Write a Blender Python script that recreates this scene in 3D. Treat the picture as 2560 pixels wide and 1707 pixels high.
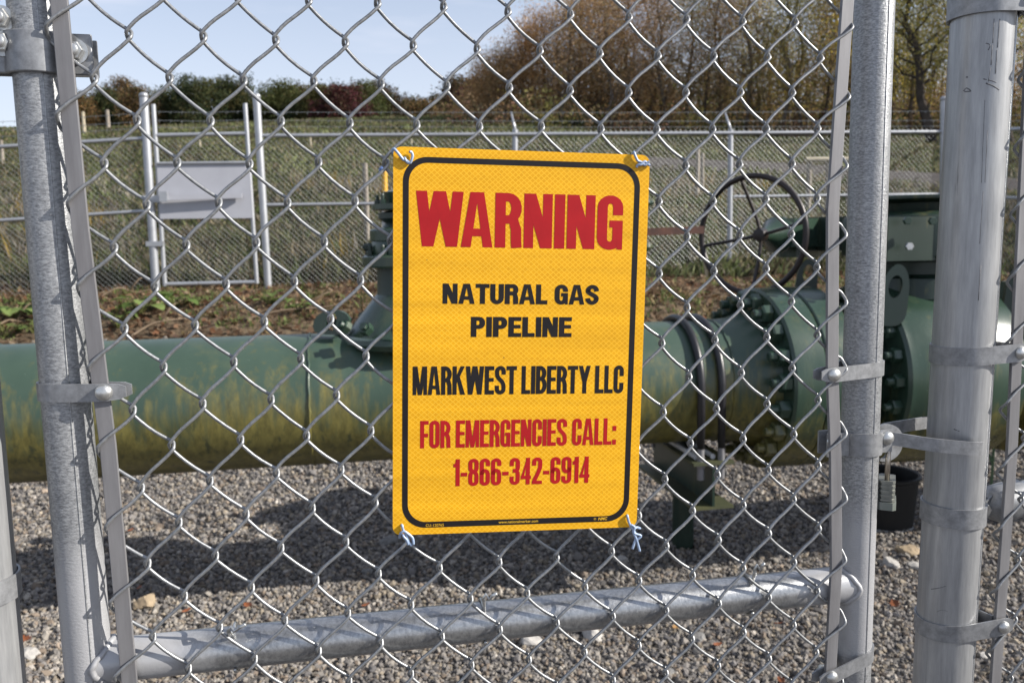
import bpy, math, random
import numpy as np
from mathutils import Vector, Matrix
for _o in list(bpy.data.objects): bpy.data.objects.remove(_o)
S = bpy.context.scene
COL = S.collection
random.seed(7); RNG = np.random.default_rng(11)
PI = math.pi; rad = math.radians

# ------------------------------------------------------------------ camera, sky, sun, exposure
CAM_H = 1.5; FPX = 2100.0; PITCH = 0.122; ROLL = -0.015
_cp, _sp, _cr, _sr = math.cos(PITCH), math.sin(PITCH), math.cos(ROLL), math.sin(ROLL)
FW = np.array([0, _cp, -_sp]); _up0 = np.array([0, _sp, _cp]); _rt0 = np.array([1.0, 0, 0])
RT = _cr*_rt0 + _sr*_up0; UP = -_sr*_rt0 + _cr*_up0
cam = bpy.data.cameras.new('camera'); camo = bpy.data.objects.new('camera', cam); COL.objects.link(camo)
cam.sensor_width = 36; cam.lens = 36*FPX/2560; cam.clip_start = 0.02; cam.clip_end = 2000
camo.matrix_world = Matrix(((RT[0], UP[0], -FW[0], 0), (RT[1], UP[1], -FW[1], 0), (RT[2], UP[2], -FW[2], CAM_H), (0, 0, 0, 1)))
cam.dof.use_dof = True; cam.dof.focus_distance = 0.90; cam.dof.aperture_fstop = 11
S.camera = camo
SUN_EL, SUN_AZ = rad(30), rad(-10)          # azimuth from +X towards +Y
SUND = Vector((math.cos(SUN_EL)*math.cos(SUN_AZ), math.cos(SUN_EL)*math.sin(SUN_AZ), math.sin(SUN_EL)))
sun = bpy.data.lights.new('sun', 'SUN'); suno = bpy.data.objects.new('sun', sun); COL.objects.link(suno)
sun.energy = 5.0; sun.angle = rad(0.5); sun.color = (1.0, 0.95, 0.87)
suno.rotation_euler = SUND.to_track_quat('Z', 'Y').to_euler(); suno.location = (20, 0, 20)
W = bpy.data.worlds.new('World'); S.world = W; W.use_nodes = True
def world():
    nt = W.node_tree; n = nt.nodes; l = nt.links; n.clear()
    out = n.new('ShaderNodeOutputWorld'); bg = n.new('ShaderNodeBackground'); bg.inputs[1].default_value = 0.088
    sky = n.new('ShaderNodeTexSky'); sky.sky_type = 'NISHITA'; sky.sun_disc = False
    sky.sun_elevation = SUN_EL; sky.sun_rotation = PI/2 - SUN_AZ
    sky.air_density = 1.0; sky.dust_density = 0.6; sky.ozone_density = 1.5; sky.altitude = 300
    tc = n.new('ShaderNodeTexCoord'); mp = n.new('ShaderNodeMapping'); mp.inputs['Scale'].default_value = (1.0, 1.0, 5.0)
    mp.inputs['Rotation'].default_value = (0.06, 0.05, 0.5)
    nz = n.new('ShaderNodeTexNoise'); nz.inputs['Scale'].default_value = 2.2; nz.inputs['Detail'].default_value = 5; nz.inputs['Roughness'].default_value = 0.55
    rp = n.new('ShaderNodeValToRGB'); rp.color_ramp.elements[0].position = 0.40; rp.color_ramp.elements[1].position = 0.72
    rp.color_ramp.elements[0].color = (0.22, 0.22, 0.22, 1); rp.color_ramp.elements[1].color = (0.92, 0.92, 0.92, 1)
    mx = n.new('ShaderNodeMix'); mx.data_type = 'RGBA'; mx.inputs[7].default_value = CLOUD
    l.new(tc.outputs['Generated'], mp.inputs[0]); l.new(mp.outputs[0], nz.inputs[0]); l.new(nz.outputs[0], rp.inputs[0])
    sz = n.new('ShaderNodeSeparateXYZ'); l.new(tc.outputs['Generated'], sz.inputs[0])
    hz = n.new('ShaderNodeMapRange'); hz.inputs['From Min'].default_value = 0.05; hz.inputs['From Max'].default_value = 0.50; hz.inputs['To Min'].default_value = 0.85; hz.inputs['To Max'].default_value = 0.0; l.new(sz.outputs['Z'], hz.inputs[0])
    mxx = n.new('ShaderNodeMath'); mxx.operation = 'MAXIMUM'; l.new(rp.outputs[0], mxx.inputs[0]); l.new(hz.outputs[0], mxx.inputs[1]); l.new(mxx.outputs[0], mx.inputs[0]); l.new(sky.outputs[0], mx.inputs[6]); l.new(mx.outputs[2], bg.inputs[0]); l.new(bg.outputs[0], out.inputs[0])
CLOUD = (5.5, 5.75, 6.6, 1)
world()
S.view_settings.view_transform = 'Standard'; S.view_settings.look = 'None'; S.view_settings.gamma = 1
S.view_settings.use_curve_mapping = False; S.view_settings.exposure = 0.83
S.render.engine = 'CYCLES'; S.cycles.use_denoising = True
S.cycles.max_bounces = 6; S.cycles.transparent_max_bounces = 8
S.render.resolution_x = 1024; S.render.resolution_y = 682

# ------------------------------------------------------------------ where things stand: points measured as (u, v) on the photo at 2352 px wide
K2 = 2560/2352.0
def rayd(u, v): return FW + RT*((u*K2 - 1280)/FPX) - UP*((v*K2 - 853.5)/FPX)
CAMP = np.array([0, 0, CAM_H])
def at(u, v, Y): d = rayd(u, v); return CAMP + d*(Y/d[1])
GZ0 = -0.25                                   # level of the yard
def onz(u, v, z=GZ0): d = rayd(u, v); return CAMP + d*((z - CAM_H)/d[2])
GYAW = 0.225; GA = np.array([math.cos(GYAW), math.sin(GYAW), 0]); GN = np.array([math.sin(GYAW), -math.cos(GYAW), 0]); GO = np.array([0, 0.9, 0.0])
ZV = np.array([0, 0, 1.0])
def onpl(u, v, O, N): d = rayd(u, v); return CAMP + d*(((O - CAMP)@N)/(d@N))
def gp(u, v, d=0.0):                      # point on the gate's plane, d metres in front of the mesh
    return onpl(u, v, GO + GN*d, GN)
def G(s, d, z): return GO + GA*s + GN*d + ZV*z
def gsz(p): q = p - GO; return float(q@GA), float(p[2])

# ------------------------------------------------------------------ mesh helpers
class MB:
    def __init__(s): s.v = []; s.f = []; s.n = 0; s.c = []; s.hasc = False
    def add(s, v, f, c=None):
        v = np.asarray(v, float).reshape(-1, 3)
        s.v.append(v); s.f += [tuple(int(i) + s.n for i in q) for q in f]; s.n += len(v)
        if c is not None: s.hasc = True
        s.c.append(np.tile(np.array([1.0, 1, 1]) if c is None else np.asarray(c, float), (len(v), 1)) if c is None or np.ndim(c) == 1 else np.asarray(c, float))
        return s
    def build(s, name, mat, parent=None, smooth=False, ang=None):
        v = np.concatenate(s.v); off = OFF.get(parent.name, np.zeros(3)) if parent is not None else np.zeros(3)
        me = bpy.data.meshes.new(name); me.from_pydata((v - off).tolist(), [], s.f); me.validate()
        if s.hasc:
            a = me.attributes.new('Col', 'FLOAT_COLOR', 'POINT'); c = np.concatenate(s.c)
            if len(c) == len(me.vertices): a.data.foreach_set('color', np.concatenate([c, np.ones((len(c), 1))], 1).ravel())
        if mat is not None: me.materials.append(mat)
        if smooth: me.polygons.foreach_set('use_smooth', [True]*len(me.polygons))
        me.update()
        o = bpy.data.objects.new(name, me); COL.objects.link(o)
        if smooth and ang: 
            try: me.set_sharp_from_angle(angle=ang)
            except Exception: pass
        if parent is not None: o.parent = parent; OFF[o.name] = off
        return o
OFF = {}
def thing(name, label, cat, loc=(0, 0, 0), group=None, kind=None):
    o = bpy.data.objects.new(name, None); COL.objects.link(o); o.location = [float(x) for x in loc]; o.empty_display_size = 0.1
    OFF[o.name] = np.array(loc, float); return tag(o, label, cat, group, kind)
def tag(o, label=None, cat=None, group=None, kind=None):
    if label: o['label'] = label
    if cat: o['category'] = cat
    if group: o['group'] = group
    if kind: o['kind'] = kind
    return o
def unit(a): a = np.asarray(a, float); return a/np.linalg.norm(a)
def frame(d):
    d = unit(d); h = np.array([0, 0, 1.0]) if abs(d[2]) < 0.9 else np.array([1.0, 0, 0])
    a = unit(np.cross(h, d)); return a, np.cross(d, a), d
def tube(mb, pts, r, n=8, caps=True, c=None, closed=False):
    P = np.asarray(pts, float); m = len(P); r = np.full(m, r) if np.ndim(r) == 0 else np.asarray(r, float)
    if closed: T = np.roll(P, -1, 0) - np.roll(P, 1, 0)
    else: T = np.gradient(P, axis=0)
    T /= np.linalg.norm(T, axis=1)[:, None] + 1e-12
    a, b, _ = frame(T[0]); A = np.zeros((m, 3)); B = np.zeros((m, 3))
    for i in range(m):
        a = a - T[i]*(a@T[i]); a /= np.linalg.norm(a); A[i] = a; B[i] = np.cross(T[i], a)
    th = np.arange(n)*2*PI/n
    V = P[:, None, :] + r[:, None, None]*(np.cos(th)[None, :, None]*A[:, None, :] + np.sin(th)[None, :, None]*B[:, None, :])
    F = []
    for i in range(m if closed else m-1):
        i2 = (i+1) % m
        for k in range(n):
            k2 = (k+1) % n; F.append((i*n+k, i*n+k2, i2*n+k2, i2*n+k))
    if caps and not closed: F += [tuple(range(n-1, -1, -1)), tuple(range((m-1)*n, m*n))]
    return mb.add(V.reshape(-1, 3), F, c)
def lathe(mb, prof, O, D, n=32, c=None):           # prof: (radius, distance along D)
    a, b, d = frame(D); O = np.asarray(O, float); th = np.arange(n)*2*PI/n; V = []
    for r, h in prof:
        V.append(O + d*h + r*(np.cos(th)[:, None]*a + np.sin(th)[:, None]*b))
    m = len(prof); F = []
    for i in range(m-1):
        for k in range(n): k2 = (k+1) % n; F.append((i*n+k, i*n+k2, (i+1)*n+k2, (i+1)*n+k))
    if prof[0][0] > 1e-6: F.append(tuple(range(n-1, -1, -1)))
    if prof[-1][0] > 1e-6: F.append(tuple(range((m-1)*n, m*n)))
    return mb.add(np.concatenate(V), F, c)
def boxo(mb, O, ax, ay, az, sx, sy, sz, c=None, bev=0.0):   # centre, three axes, full sizes
    O = np.asarray(O, float); ax, ay, az = (np.asarray(q, float) for q in (ax, ay, az))
    if bev <= 0:
        V = [O + ax*sx/2*i + ay*sy/2*j + az*sz/2*k for i in (-1, 1) for j in (-1, 1) for k in (-1, 1)]
        F = [(0, 1, 3, 2), (4, 6, 7, 5), (0, 4, 5, 1), (2, 3, 7, 6), (0, 2, 6, 4), (1, 5, 7, 3)]
        return mb.add(V, F, c)
    L = []                                         # chamfered on the four edges along az
    for (x, y) in ((-1, -1), (1, -1), (1, 1), (-1, 1)):
        p = [(x*(sx/2-bev), y*sy/2), (x*sx/2, y*(sy/2-bev))]
        L += p if x*y < 0 else p[::-1]
    L = sorted(L, key=lambda q: math.atan2(q[1], q[0]))
    V = [O + ax*x + ay*y + az*(k*(sz/2-(bev*0.0))) for k in (-1, 1) for x, y in L]; n = len(L)
    F = [(i, (i+1) % n, n+(i+1) % n, n+i) for i in range(n)] + [tuple(range(n-1, -1, -1)), tuple(range(n, 2*n))]
    return mb.add(V, F, c)
def ribbon(mb, path, h, t, up=ZV, c=None, taper=0):          # strip of height h and thickness t swept along path (path at its mid surface)
    P = np.asarray(path, float); m = len(P); T = np.gradient(P, axis=0); T /= np.linalg.norm(T, axis=1)[:, None]
    N = np.cross(T, up); N /= np.linalg.norm(N, axis=1)[:, None]; V = []
    for i in range(m):
        hh = h
        if taper: 
            e = min(i, m-1-i) if taper == 2 else m-1-i
            hh = h*(0.55 if e == 0 else 0.85 if e == 1 else 1)
        for a_, b_ in ((-1, -1), (1, -1), (1, 1), (-1, 1)): V.append(P[i] + N[i]*a_*t/2 + up*b_*hh/2)
    F = []
    for i in range(m-1):
        for k in range(4): k2 = (k+1) % 4; F.append((i*4+k, i*4+k2, i*4+4+k2, i*4+4+k))
    F += [(3, 2, 1, 0), tuple((m-1)*4+k for k in range(4))]
    return mb.add(V, F, c)
def nut(mb, O, D, r, h, n=6, c=None, rot=0.0):
    return lathe(mb, [(r*0.9, 0), (r, h*0.06), (r, h*0.82), (r*0.88, h)], O, D, n, c)
def dome(mb, O, D, r, h, n=16): 
    return lathe(mb, [(r, 0), (r*0.98, h*0.3), (r*0.8, h*0.68), (r*0.45, h*0.93), (1e-7, h)], O, D, n)
def bulk(name, V, F, mat, col=None, smooth=False, parent=None):      # large numpy meshes, F: (m, k) array
    me = bpy.data.meshes.new(name); m, k = F.shape
    me.vertices.add(len(V)); me.vertices.foreach_set('co', np.ascontiguousarray(V, dtype=np.float32).ravel())
    me.loops.add(m*k); me.loops.foreach_set('vertex_index', np.ascontiguousarray(F, dtype=np.int32).ravel())
    me.polygons.add(m); me.polygons.foreach_set('loop_start', np.arange(0, m*k, k, dtype=np.int32))
    try: me.polygons.foreach_set('loop_total', np.full(m, k, dtype=np.int32))
    except Exception: pass
    if col is not None:
        a = me.attributes.new('Col', 'FLOAT_COLOR', 'POINT')
        a.data.foreach_set('color', np.concatenate([col, np.ones((len(col), 1))], 1).astype(np.float32).ravel())
    me.update(calc_edges=True)
    me.polygons.foreach_set('use_smooth', np.full(m, bool(smooth)))
    me.materials.append(mat); o = bpy.data.objects.new(name, me); COL.objects.link(o)
    if parent is not None: o.parent = parent
    return o

# ------------------------------------------------------------------ materials
def newmat(name):
    m = bpy.data.materials.new(name); m.use_nodes = True; nt = m.node_tree
    return m, nt, nt.nodes, nt.links, nt.nodes['Principled BSDF']
def noise(n, l, scale, detail=4, rough=0.6, vec=None, stretch=None, coord='Object'):
    tc = n.new('ShaderNodeTexCoord'); src = tc.outputs[coord]
    if stretch is not None:
        mp = n.new('ShaderNodeMapping'); mp.inputs['Scale'].default_value = stretch; l.new(src, mp.inputs[0]); src = mp.outputs[0]
    nz = n.new('ShaderNodeTexNoise'); nz.inputs['Scale'].default_value = scale; nz.inputs['Detail'].default_value = detail; nz.inputs['Roughness'].default_value = rough
    l.new(src, nz.inputs[0]); return nz
def ramp(n, l, fac, stops):
    r = n.new('ShaderNodeValToRGB'); e = r.color_ramp.elements
    while len(e) < len(stops): e.new(0.5)
    for el, (p, c) in zip(e, stops): el.position = p; el.color = (*c, 1) if len(c) == 3 else c
    l.new(fac, r.inputs[0]); return r
def bump(n, l, h, strength, dist, P):
    b = n.new('ShaderNodeBump'); b.inputs['Strength'].default_value = strength; b.inputs['Distance'].default_value = dist
    l.new(h, b.inputs['Height']); l.new(b.outputs[0], P.inputs['Normal']); return b
def mixc(n, l, fac, a, b):
    m = n.new('ShaderNodeMix'); m.data_type = 'RGBA'
    for s, x in ((0, fac), (6, a), (7, b)):
        if hasattr(x, 'is_output'): l.new(x, m.inputs[s])
        elif s == 0: m.inputs[s].default_value = x
        else: m.inputs[s].default_value = (*x, 1)
    return m.outputs[2]
def plain(name, a, b=None, rough=0.6, metal=0.0, scale=8, spec=0.5, stretch=None, bmp=0.0, bd=0.002):
    m, nt, n, l, P = newmat(name); P.inputs['Roughness'].default_value = rough; P.inputs['Metallic'].default_value = metal
    P.inputs['Specular IOR Level'].default_value = spec
    nz = noise(n, l, scale, stretch=stretch); b = b or tuple(x*0.7 for x in a)
    r = ramp(n, l, nz.outputs[0], [(0.3, b), (0.7, a)]); l.new(r.outputs[0], P.inputs['Base Color'])
    if bmp: bump(n, l, nz.outputs[0], bmp, bd, P)
    return m
def galv(name, lo, hi, scale=60, stretch=(1, 1, 0.35), rough=(0.32, 0.5), metal=0.8, bmp=0.25, streak=None, spots=False):
    m, nt, n, l, P = newmat(name); P.inputs['Metallic'].default_value = metal
    nz = noise(n, l, scale, 6, 0.7, stretch=stretch); big = noise(n, l, scale*0.12, 3, 0.5)
    r = ramp(n, l, nz.outputs[0], [(0.33, lo), (0.67, hi)])
    r2 = ramp(n, l, big.outputs[0], [(0.35, (0.87, 0.875, 0.885)), (0.65, (1, 1, 1))])
    mm = n.new('ShaderNodeMix'); mm.data_type = 'RGBA'; mm.blend_type = 'MULTIPLY'; mm.inputs[0].default_value = 1
    l.new(r.outputs[0], mm.inputs[6]); l.new(r2.outputs[0], mm.inputs[7]); colr = mm.outputs[2]
    if streak:                                     # dark drips and scuffs with a shape of their own
        sn = noise(n, l, 26, 5, 0.75, stretch=streak); sr = ramp(n, l, sn.outputs[0], [(0.66, (0, 0, 0)), (0.72, (1, 1, 1))])
        colr = mixc(n, l, sr.outputs[0], colr, (0.13, 0.13, 0.14))
    l.new(colr, P.inputs['Base Color'])
    rr = n.new('ShaderNodeMapRange'); rr.inputs['To Min'].default_value = rough[0]; rr.inputs['To Max'].default_value = rough[1]
    l.new(big.outputs[0], rr.inputs[0]); l.new(rr.outputs[0], P.inputs['Roughness'])
    if bmp: bump(n, l, nz.outputs[0], bmp, 0.0006, P)
    return m
def colmat(name, rough=0.8, spec=0.25, sub=0.0, mul=1.0, trans=0.0):
    m, nt, n, l, P = newmat(name); P.inputs['Roughness'].default_value = rough; P.inputs['Specular IOR Level'].default_value = spec
    a = n.new('ShaderNodeAttribute'); a.attribute_name = 'Col'; l.new(a.outputs['Color'], P.inputs['Base Color'])
    if trans:
        t = n.new('ShaderNodeBsdfTranslucent'); l.new(a.outputs['Color'], t.inputs[0]); ms = n.new('ShaderNodeMixShader'); ms.inputs[0].default_value = trans
        l.new(P.outputs[0], ms.inputs[1]); l.new(t.outputs[0], ms.inputs[2]); l.new(ms.outputs[0], n['Material Output'].inputs[0])
    return m
M = {}
M['post'] = galv('galvanised_pipe', (0.19, 0.193, 0.198), (0.46, 0.465, 0.47), 230, (1, 1, 2.2), (0.34, 0.46), 0.5, 0.9)
M['bigpost'] = galv('galvanised_post', (0.26, 0.263, 0.268), (0.385, 0.388, 0.392), 110, (1.2, 1.2, 0.10), (0.34, 0.42), 0.45, 0.25, streak=(1.6, 1.6, 0.10))
M['rail'] = galv('galvanised_rail', (0.34, 0.345, 0.355), (0.56, 0.565, 0.57), 170, (1.5, 1.5, 1), (0.26, 0.36), 0.85, 0.45)
M['wire'] = galv('galvanised_wire', (0.19, 0.195, 0.20), (0.34, 0.345, 0.35), 220, (1, 1, 1), (0.36, 0.5), 0.6, 0.35)
M['bar'] = galv('tension_bar_steel', (0.16, 0.155, 0.16), (0.235, 0.23, 0.235), 60, (1, 1, 0.1), (0.45, 0.6), 0.35, 0.1)
M['band'] = galv('pressed_steel_band', (0.19, 0.193, 0.20), (0.32, 0.325, 0.335), 90, (1, 1, 1), (0.38, 0.52), 0.45, 0.2)
M['weld'] = plain('silver_paint', (0.38, 0.38, 0.39), (0.29, 0.29, 0.30), 0.5, 0.35, 40, bmp=0.2, bd=0.0006)
M['bolt'] = galv('zinc_bolt', (0.42, 0.42, 0.41), (0.66, 0.66, 0.64), 90, (1, 1, 1), (0.28, 0.4), 0.85, 0.2)
M['farsteel'] = plain('far_galvanised', (0.40, 0.41, 0.43), (0.32, 0.33, 0.35), 0.45, 0.6, 6)
M['farwire'] = plain('far_wire', (0.24, 0.25, 0.25), (0.18, 0.19, 0.19), 0.5, 0.5, 3)
M['panel'] = plain('grey_sheet_panel', (0.38, 0.385, 0.42), (0.33, 0.335, 0.37), 0.5, 0.1, 3)

# ------------------------------------------------------------------ the near gate: frame, mesh, bars, bands
def axis_line(u1, v1, u2, v2, d):
    a, b = gp(u1, v1, d), gp(u2, v2, d)
    def f(z): t = (z - a[2])/(b[2] - a[2]); return a + (b - a)*t
    return f
R_UP = 0.0228; D_UP = -0.0275
upL = axis_line(76.3, 0, 206.7, 1568, D_UP); upR = axis_line(2008.4, 0, 1956, 1568, D_UP)
postR = axis_line(2249.1, 200, 2164.6, 1568, -0.032); postL = axis_line(-83.6, 1045.6, -34.9, 1568, -0.034)
R_BIG = 0.0365
Q3 = np.array([[-0.3981211896370505, 0.19358918517380846], [0.6659780464990654, 0.01309109123085489], [0.020561893306607848, -0.6666248034185401], [0.005227956801228284, -0.03286281460092659], [-0.04153550027112238, 0.01985949756097878], [0.02883804259376188, -0.01653406689691786], [-0.008809605380685037, 0.02242181772875842], [0.014924282232301522, -0.009356301008530056], [0.02810614518260185, -0.008814497971409381], [-0.034437074023930564, 0.012539301690186397]])
def knot(i, j):
    ic, jc = min(max(i, -0.5), 22), min(max(j, -1), 17); a, b = ic/20, jc/17
    s, z = np.array([1, a, b, a*a, a*b, b*b, a**3, a*a*b, a*b*b, b**3])@Q3
    return np.array([s + (i-ic)*0.0330, z + CAM_H - (j-jc)*0.0392])
def weave(pos, p0, p1, jlo, jhi, d0=0.0, bars=(), r=0.00182, seed=3):
    """chain link: every picket is one flattened spiral wire hooked into its neighbours"""
    mb = MB(); rg = np.random.default_rng(seed); dl = 0.0026; e = 0.0021
    jit = {}
    def kp(i, j):
        if (i, j) not in jit: jit[(i, j)] = pos(i, j) + rg.normal(0, 0.0005, 2)
        return jit[(i, j)]
    for p in range(p0, p1+1):
        pts = []; bow = rg.uniform(0.0012, 0.0026); bow2 = rg.uniform(-0.0002, 0.0012)
        amp = {p: 0.0056 if p in bars else dl, p+1: 0.0056 if p+1 in bars else dl}
        for j in range(jhi, jlo, -1):
            right = (p + j) % 2 == 0
            c0, c1 = (p+1, p) if right else (p, p+1)
            A, B = kp(c0, j), kp(c1, j-1); sg = -1.0 if right else 1.0       # leaving a right turn the wire runs behind
            o0 = 1.0 if right else -1.0; dv = B - A; ln = np.linalg.norm(dv); nrm = np.array([-dv[1], dv[0]])/ln
            if nrm[0] > 0: nrm = -nrm
            e0 = e if c0 not in bars else 0.0034
            e1 = e if c1 not in bars else 0.0034
            hA = 0.0058 if c0 in bars else 0.0031; hB = 0.0058 if c1 in bars else 0.0031; Hv = np.array([0, 1.0])
            S0 = A + np.array([o0*e0*0.45, 0]) + Hv*hA*1.25; S1 = B + np.array([-o0*e1*0.45, 0]) - Hv*hB*1.25
            pts.append(G(A[0] + o0*e0, d0, A[1]))
            for k, xf, m in ((0.45, 0.98, 0.50), (0.90, 0.80, 0.88)): pts.append(G(A[0] + o0*e0*xf, d0 + sg*amp[c0]*m, A[1] + hA*k))
            for t in (0.0, 0.10, 0.24, 0.40, 0.60, 0.76, 0.90, 1.0):
                q = S0 + (S1-S0)*t + (nrm*bow*math.sin(PI*t) if right else nrm*(bow2*math.sin(PI*t) + 0.0007*math.sin(2*PI*t)))
                pts.append(G(q[0], d0 + sg*(amp[c0]*(1-t) + amp[c1]*t), q[1]))
            for k, xf, m in ((0.90, 0.80, 0.88), (0.45, 0.98, 0.50)): pts.append(G(B[0] - o0*e1*xf, d0 + sg*amp[c1]*m, B[1] - hB*k))
        tube(mb, pts, r, 7)
    return mb
JT, JB = -9, 47
gate = thing('chain_link_gate', 'galvanised chain link gate in front, carrying the yellow sign', 'gate', G(0, D_UP, GZ0))
gz0, gz1 = -0.17, 2.06
WELDL, WELDR = upL(1.02), upR(1.02)
def painted(name, base, spots):
    m = galv(name, *base); nt = m.node_tree; n, l = nt.nodes, nt.links; P = n['Principled BSDF']
    src = P.inputs['Base Color'].links[0].from_socket; ge = n.new('ShaderNodeNewGeometry'); fac = None
    nz = n.new('ShaderNodeTexNoise'); nz.inputs['Scale'].default_value = 30; l.new(ge.outputs['Position'], nz.inputs[0])
    for (p, r) in spots:
        dv = n.new('ShaderNodeVectorMath'); dv.operation = 'DISTANCE'; dv.inputs[1].default_value = [float(x) for x in p]; l.new(ge.outputs['Position'], dv.inputs[0])
        ad = n.new('ShaderNodeMath'); ad.operation = 'MULTIPLY_ADD'; ad.inputs[1].default_value = 0.05; l.new(nz.outputs[0], ad.inputs[0]); l.new(dv.outputs['Value'], ad.inputs[2])
        mr = n.new('ShaderNodeMapRange'); mr.inputs['From Min'].default_value = r; mr.inputs['From Max'].default_value = r + 0.05
        mr.inputs['To Min'].default_value = 1; mr.inputs['To Max'].default_value = 0; l.new(ad.outputs[0], mr.inputs[0])
        if fac is None: fac = mr.outputs[0]
        else:
            mx = n.new('ShaderNodeMath'); mx.operation = 'MAXIMUM'; l.new(fac, mx.inputs[0]); l.new(mr.outputs[0], mx.inputs[1]); fac = mx.outputs[0]
    c = mixc(n, l, fac, src, (0.36, 0.36, 0.37)); l.new(c, P.inputs['Base Color'])
    me = n.new('ShaderNodeMapRange'); me.inputs['To Min'].default_value = base[5]; me.inputs['To Max'].default_value = 0.25; l.new(fac, me.inputs[0]); l.new(me.outputs[0], P.inputs['Metallic'])
    return m
# the middle rail
ra, rb = gp(588, 1480, D_UP), gp(1764, 1358, D_UP)
def on_rail(s): t = (s - gsz(ra)[0])/(gsz(rb)[0] - gsz(ra)[0]); return ra + (rb - ra)*t
def meet(ax):
    z = 1.0
    for _ in range(6): z = on_rail(gsz(ax(z))[0])[2]
    return ax(z)
JL, JR = meet(upL), meet(upR)
M['up_painted'] = painted('galvanised_upright', ((0.16, 0.163, 0.17), (0.43, 0.435, 0.44), 230, (1, 1, 2.2), (0.32, 0.44), 0.5, 1.0), [(JL, 0.125), (JR, 0.10)])
M['rail_painted'] = painted('galvanised_rail_painted', ((0.26, 0.265, 0.275), (0.48, 0.485, 0.49), 170, (1.5, 1.5, 1), (0.26, 0.36), 0.85, 0.45), [(JL, 0.11), (JR, 0.09)])
for ax in (upL, upR):
    mb = MB(); tube(mb, [ax(z) for z in (gz0, 0.7, 1.3, gz1)], R_UP, 40); o = mb.build('frame_upright', M['up_painted'], gate, True, rad(50))
    sm = MB(); sd = (0.38 if ax is upL else 0.15)*R_UP                    # the pipe's welded seam
    tube(sm, [ax(z) + GA*sd + GN*math.sqrt(R_UP**2 - sd**2)*0.995 for z in np.linspace(gz0, gz1, 5)], 0.0009, 6); sm.build('weld_seam', M['post'], o, True)
mb = MB(); tube(mb, [JL + (JR-JL)*0.0, (JL+JR)/2, JR], R_UP*0.985, 40); rail = mb.build('frame_rail', M['rail_painted'], gate, True, rad(50))
rd = unit(JR - JL)
for J, sg in ((JL, 1), (JR, -1)):                                    # coped weld round the rail's end
    mb = MB(); th = np.linspace(0, 2*PI, 41)[:-1]; P = []
    for t in th:
        x, y = R_UP*0.99*math.cos(t), R_UP*0.99*math.sin(t)
        P.append(J + rd*sg*(math.sqrt(max(0, (R_UP+0.001)**2 - x*x)) + 0.001) + GN*x + np.cross(rd, GN)*(-y) + RNG.normal(0, 0.0005, 3))
    tube(mb, P, 0.0034, 8, closed=True); mb.build('weld', M['weld'], rail, True)
for z in (gz0 + 0.03, gz1 - 0.03):
    mb = MB(); tube(mb, [upL(z), upR(z)], R_UP*0.985, 32); mb.build('frame_rail', M['rail'], gate, True, rad(50))
mesh = weave(knot, -1, 23, JT, JB, 0.0, bars=(-1, 24)).build('chain_link_mesh', M['wire'], gate, True)
# wire ties that fasten the mesh to the rail
for (u, v, du, dv) in ((530, 1445, 34, -12), (1115, 1372, 26, -10), (1738, 1305, 18, -12)):
    a = gp(u-4, v+2, 0.006); mb = MB(); P = [gp(u-2, v+14, -0.004), gp(u-6, v+4, 0.004), gp(u+1, v-8, 0.006), gp(u+8, v+4, 0.005), gp(u+du*0.6, v+dv*0.4, 0.008), gp(u+du, v+dv, 0.011)]
    tube(mb, P, 0.0019, 7); mb.build('tie_wire', M['bolt'], gate, True)
    b = gp(u+2, v, 0); z0 = on_rail(gsz(b)[0]); P = [z0 + (GN*math.cos(t) + ZV*math.sin(t))*(R_UP+0.002) for t in np.linspace(0.9, 2*PI-0.7, 18)]
    mb = MB(); tube(mb, [gp(u-4, v+4, 0.003)] + P, 0.0019, 7); mb.build('tie_wire', M['bolt'], gate, True)
# tension bars
def bar(pts, d, w=0.0150, t=0.0046, parent=None, mat='bar'):
    P = [gp(u, v, d) for u, v in pts]
    top = P[0] + (P[0]-P[1])*((2.04-P[0][2])/(P[0][2]-P[1][2])); bot = P[-1] + (P[-1]-P[-2])*((P[-1][2]+0.14)/(P[-2][2]-P[-1][2]))
    P = [top] + P + [bot]; mb = MB(); V = []; F = []
    for q in P:
        for a_, b_ in ((-1, -1), (1, -1), (1, 1), (-1, 1)): V.append(q + GA*a_*w/2 + GN*b_*t/2)
    for i in range(len(P)-1):
        for k in range(4): k2 = (k+1) % 4; F.append((i*4+k, i*4+k2, i*4+4+k2, i*4+4+k))
    F += [(3, 2, 1, 0), tuple(4*(len(P)-1)+k for k in range(4))]
    mb.add(V, F); o = mb.build('tension_bar', M[mat], parent); bv = o.modifiers.new('bevel', 'BEVEL'); bv.width = 0.0006; bv.segments = 2; return o
BL_PTS = [(136, 0), (185, 523), (248, 1020), (298, 1568)]
BR_PTS = [(1946, 0), (1912, 480), (1911, 860), (1918, 1045), (1920, 1300), (1905, 1568)]
bar(BL_PTS, 0, parent=gate); bar(BR_PTS, 0, parent=gate)
def bar_s(pts, v, d=0.0):
    for (u1, v1), (u2, v2) in zip(pts, pts[1:]):
        if v1 <= v <= v2: return gsz(gp(u1 + (u2-u1)*(v-v1)/(v2-v1), v, d))[0]
    return gsz(gp(*pts[-1], d))[0]
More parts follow.
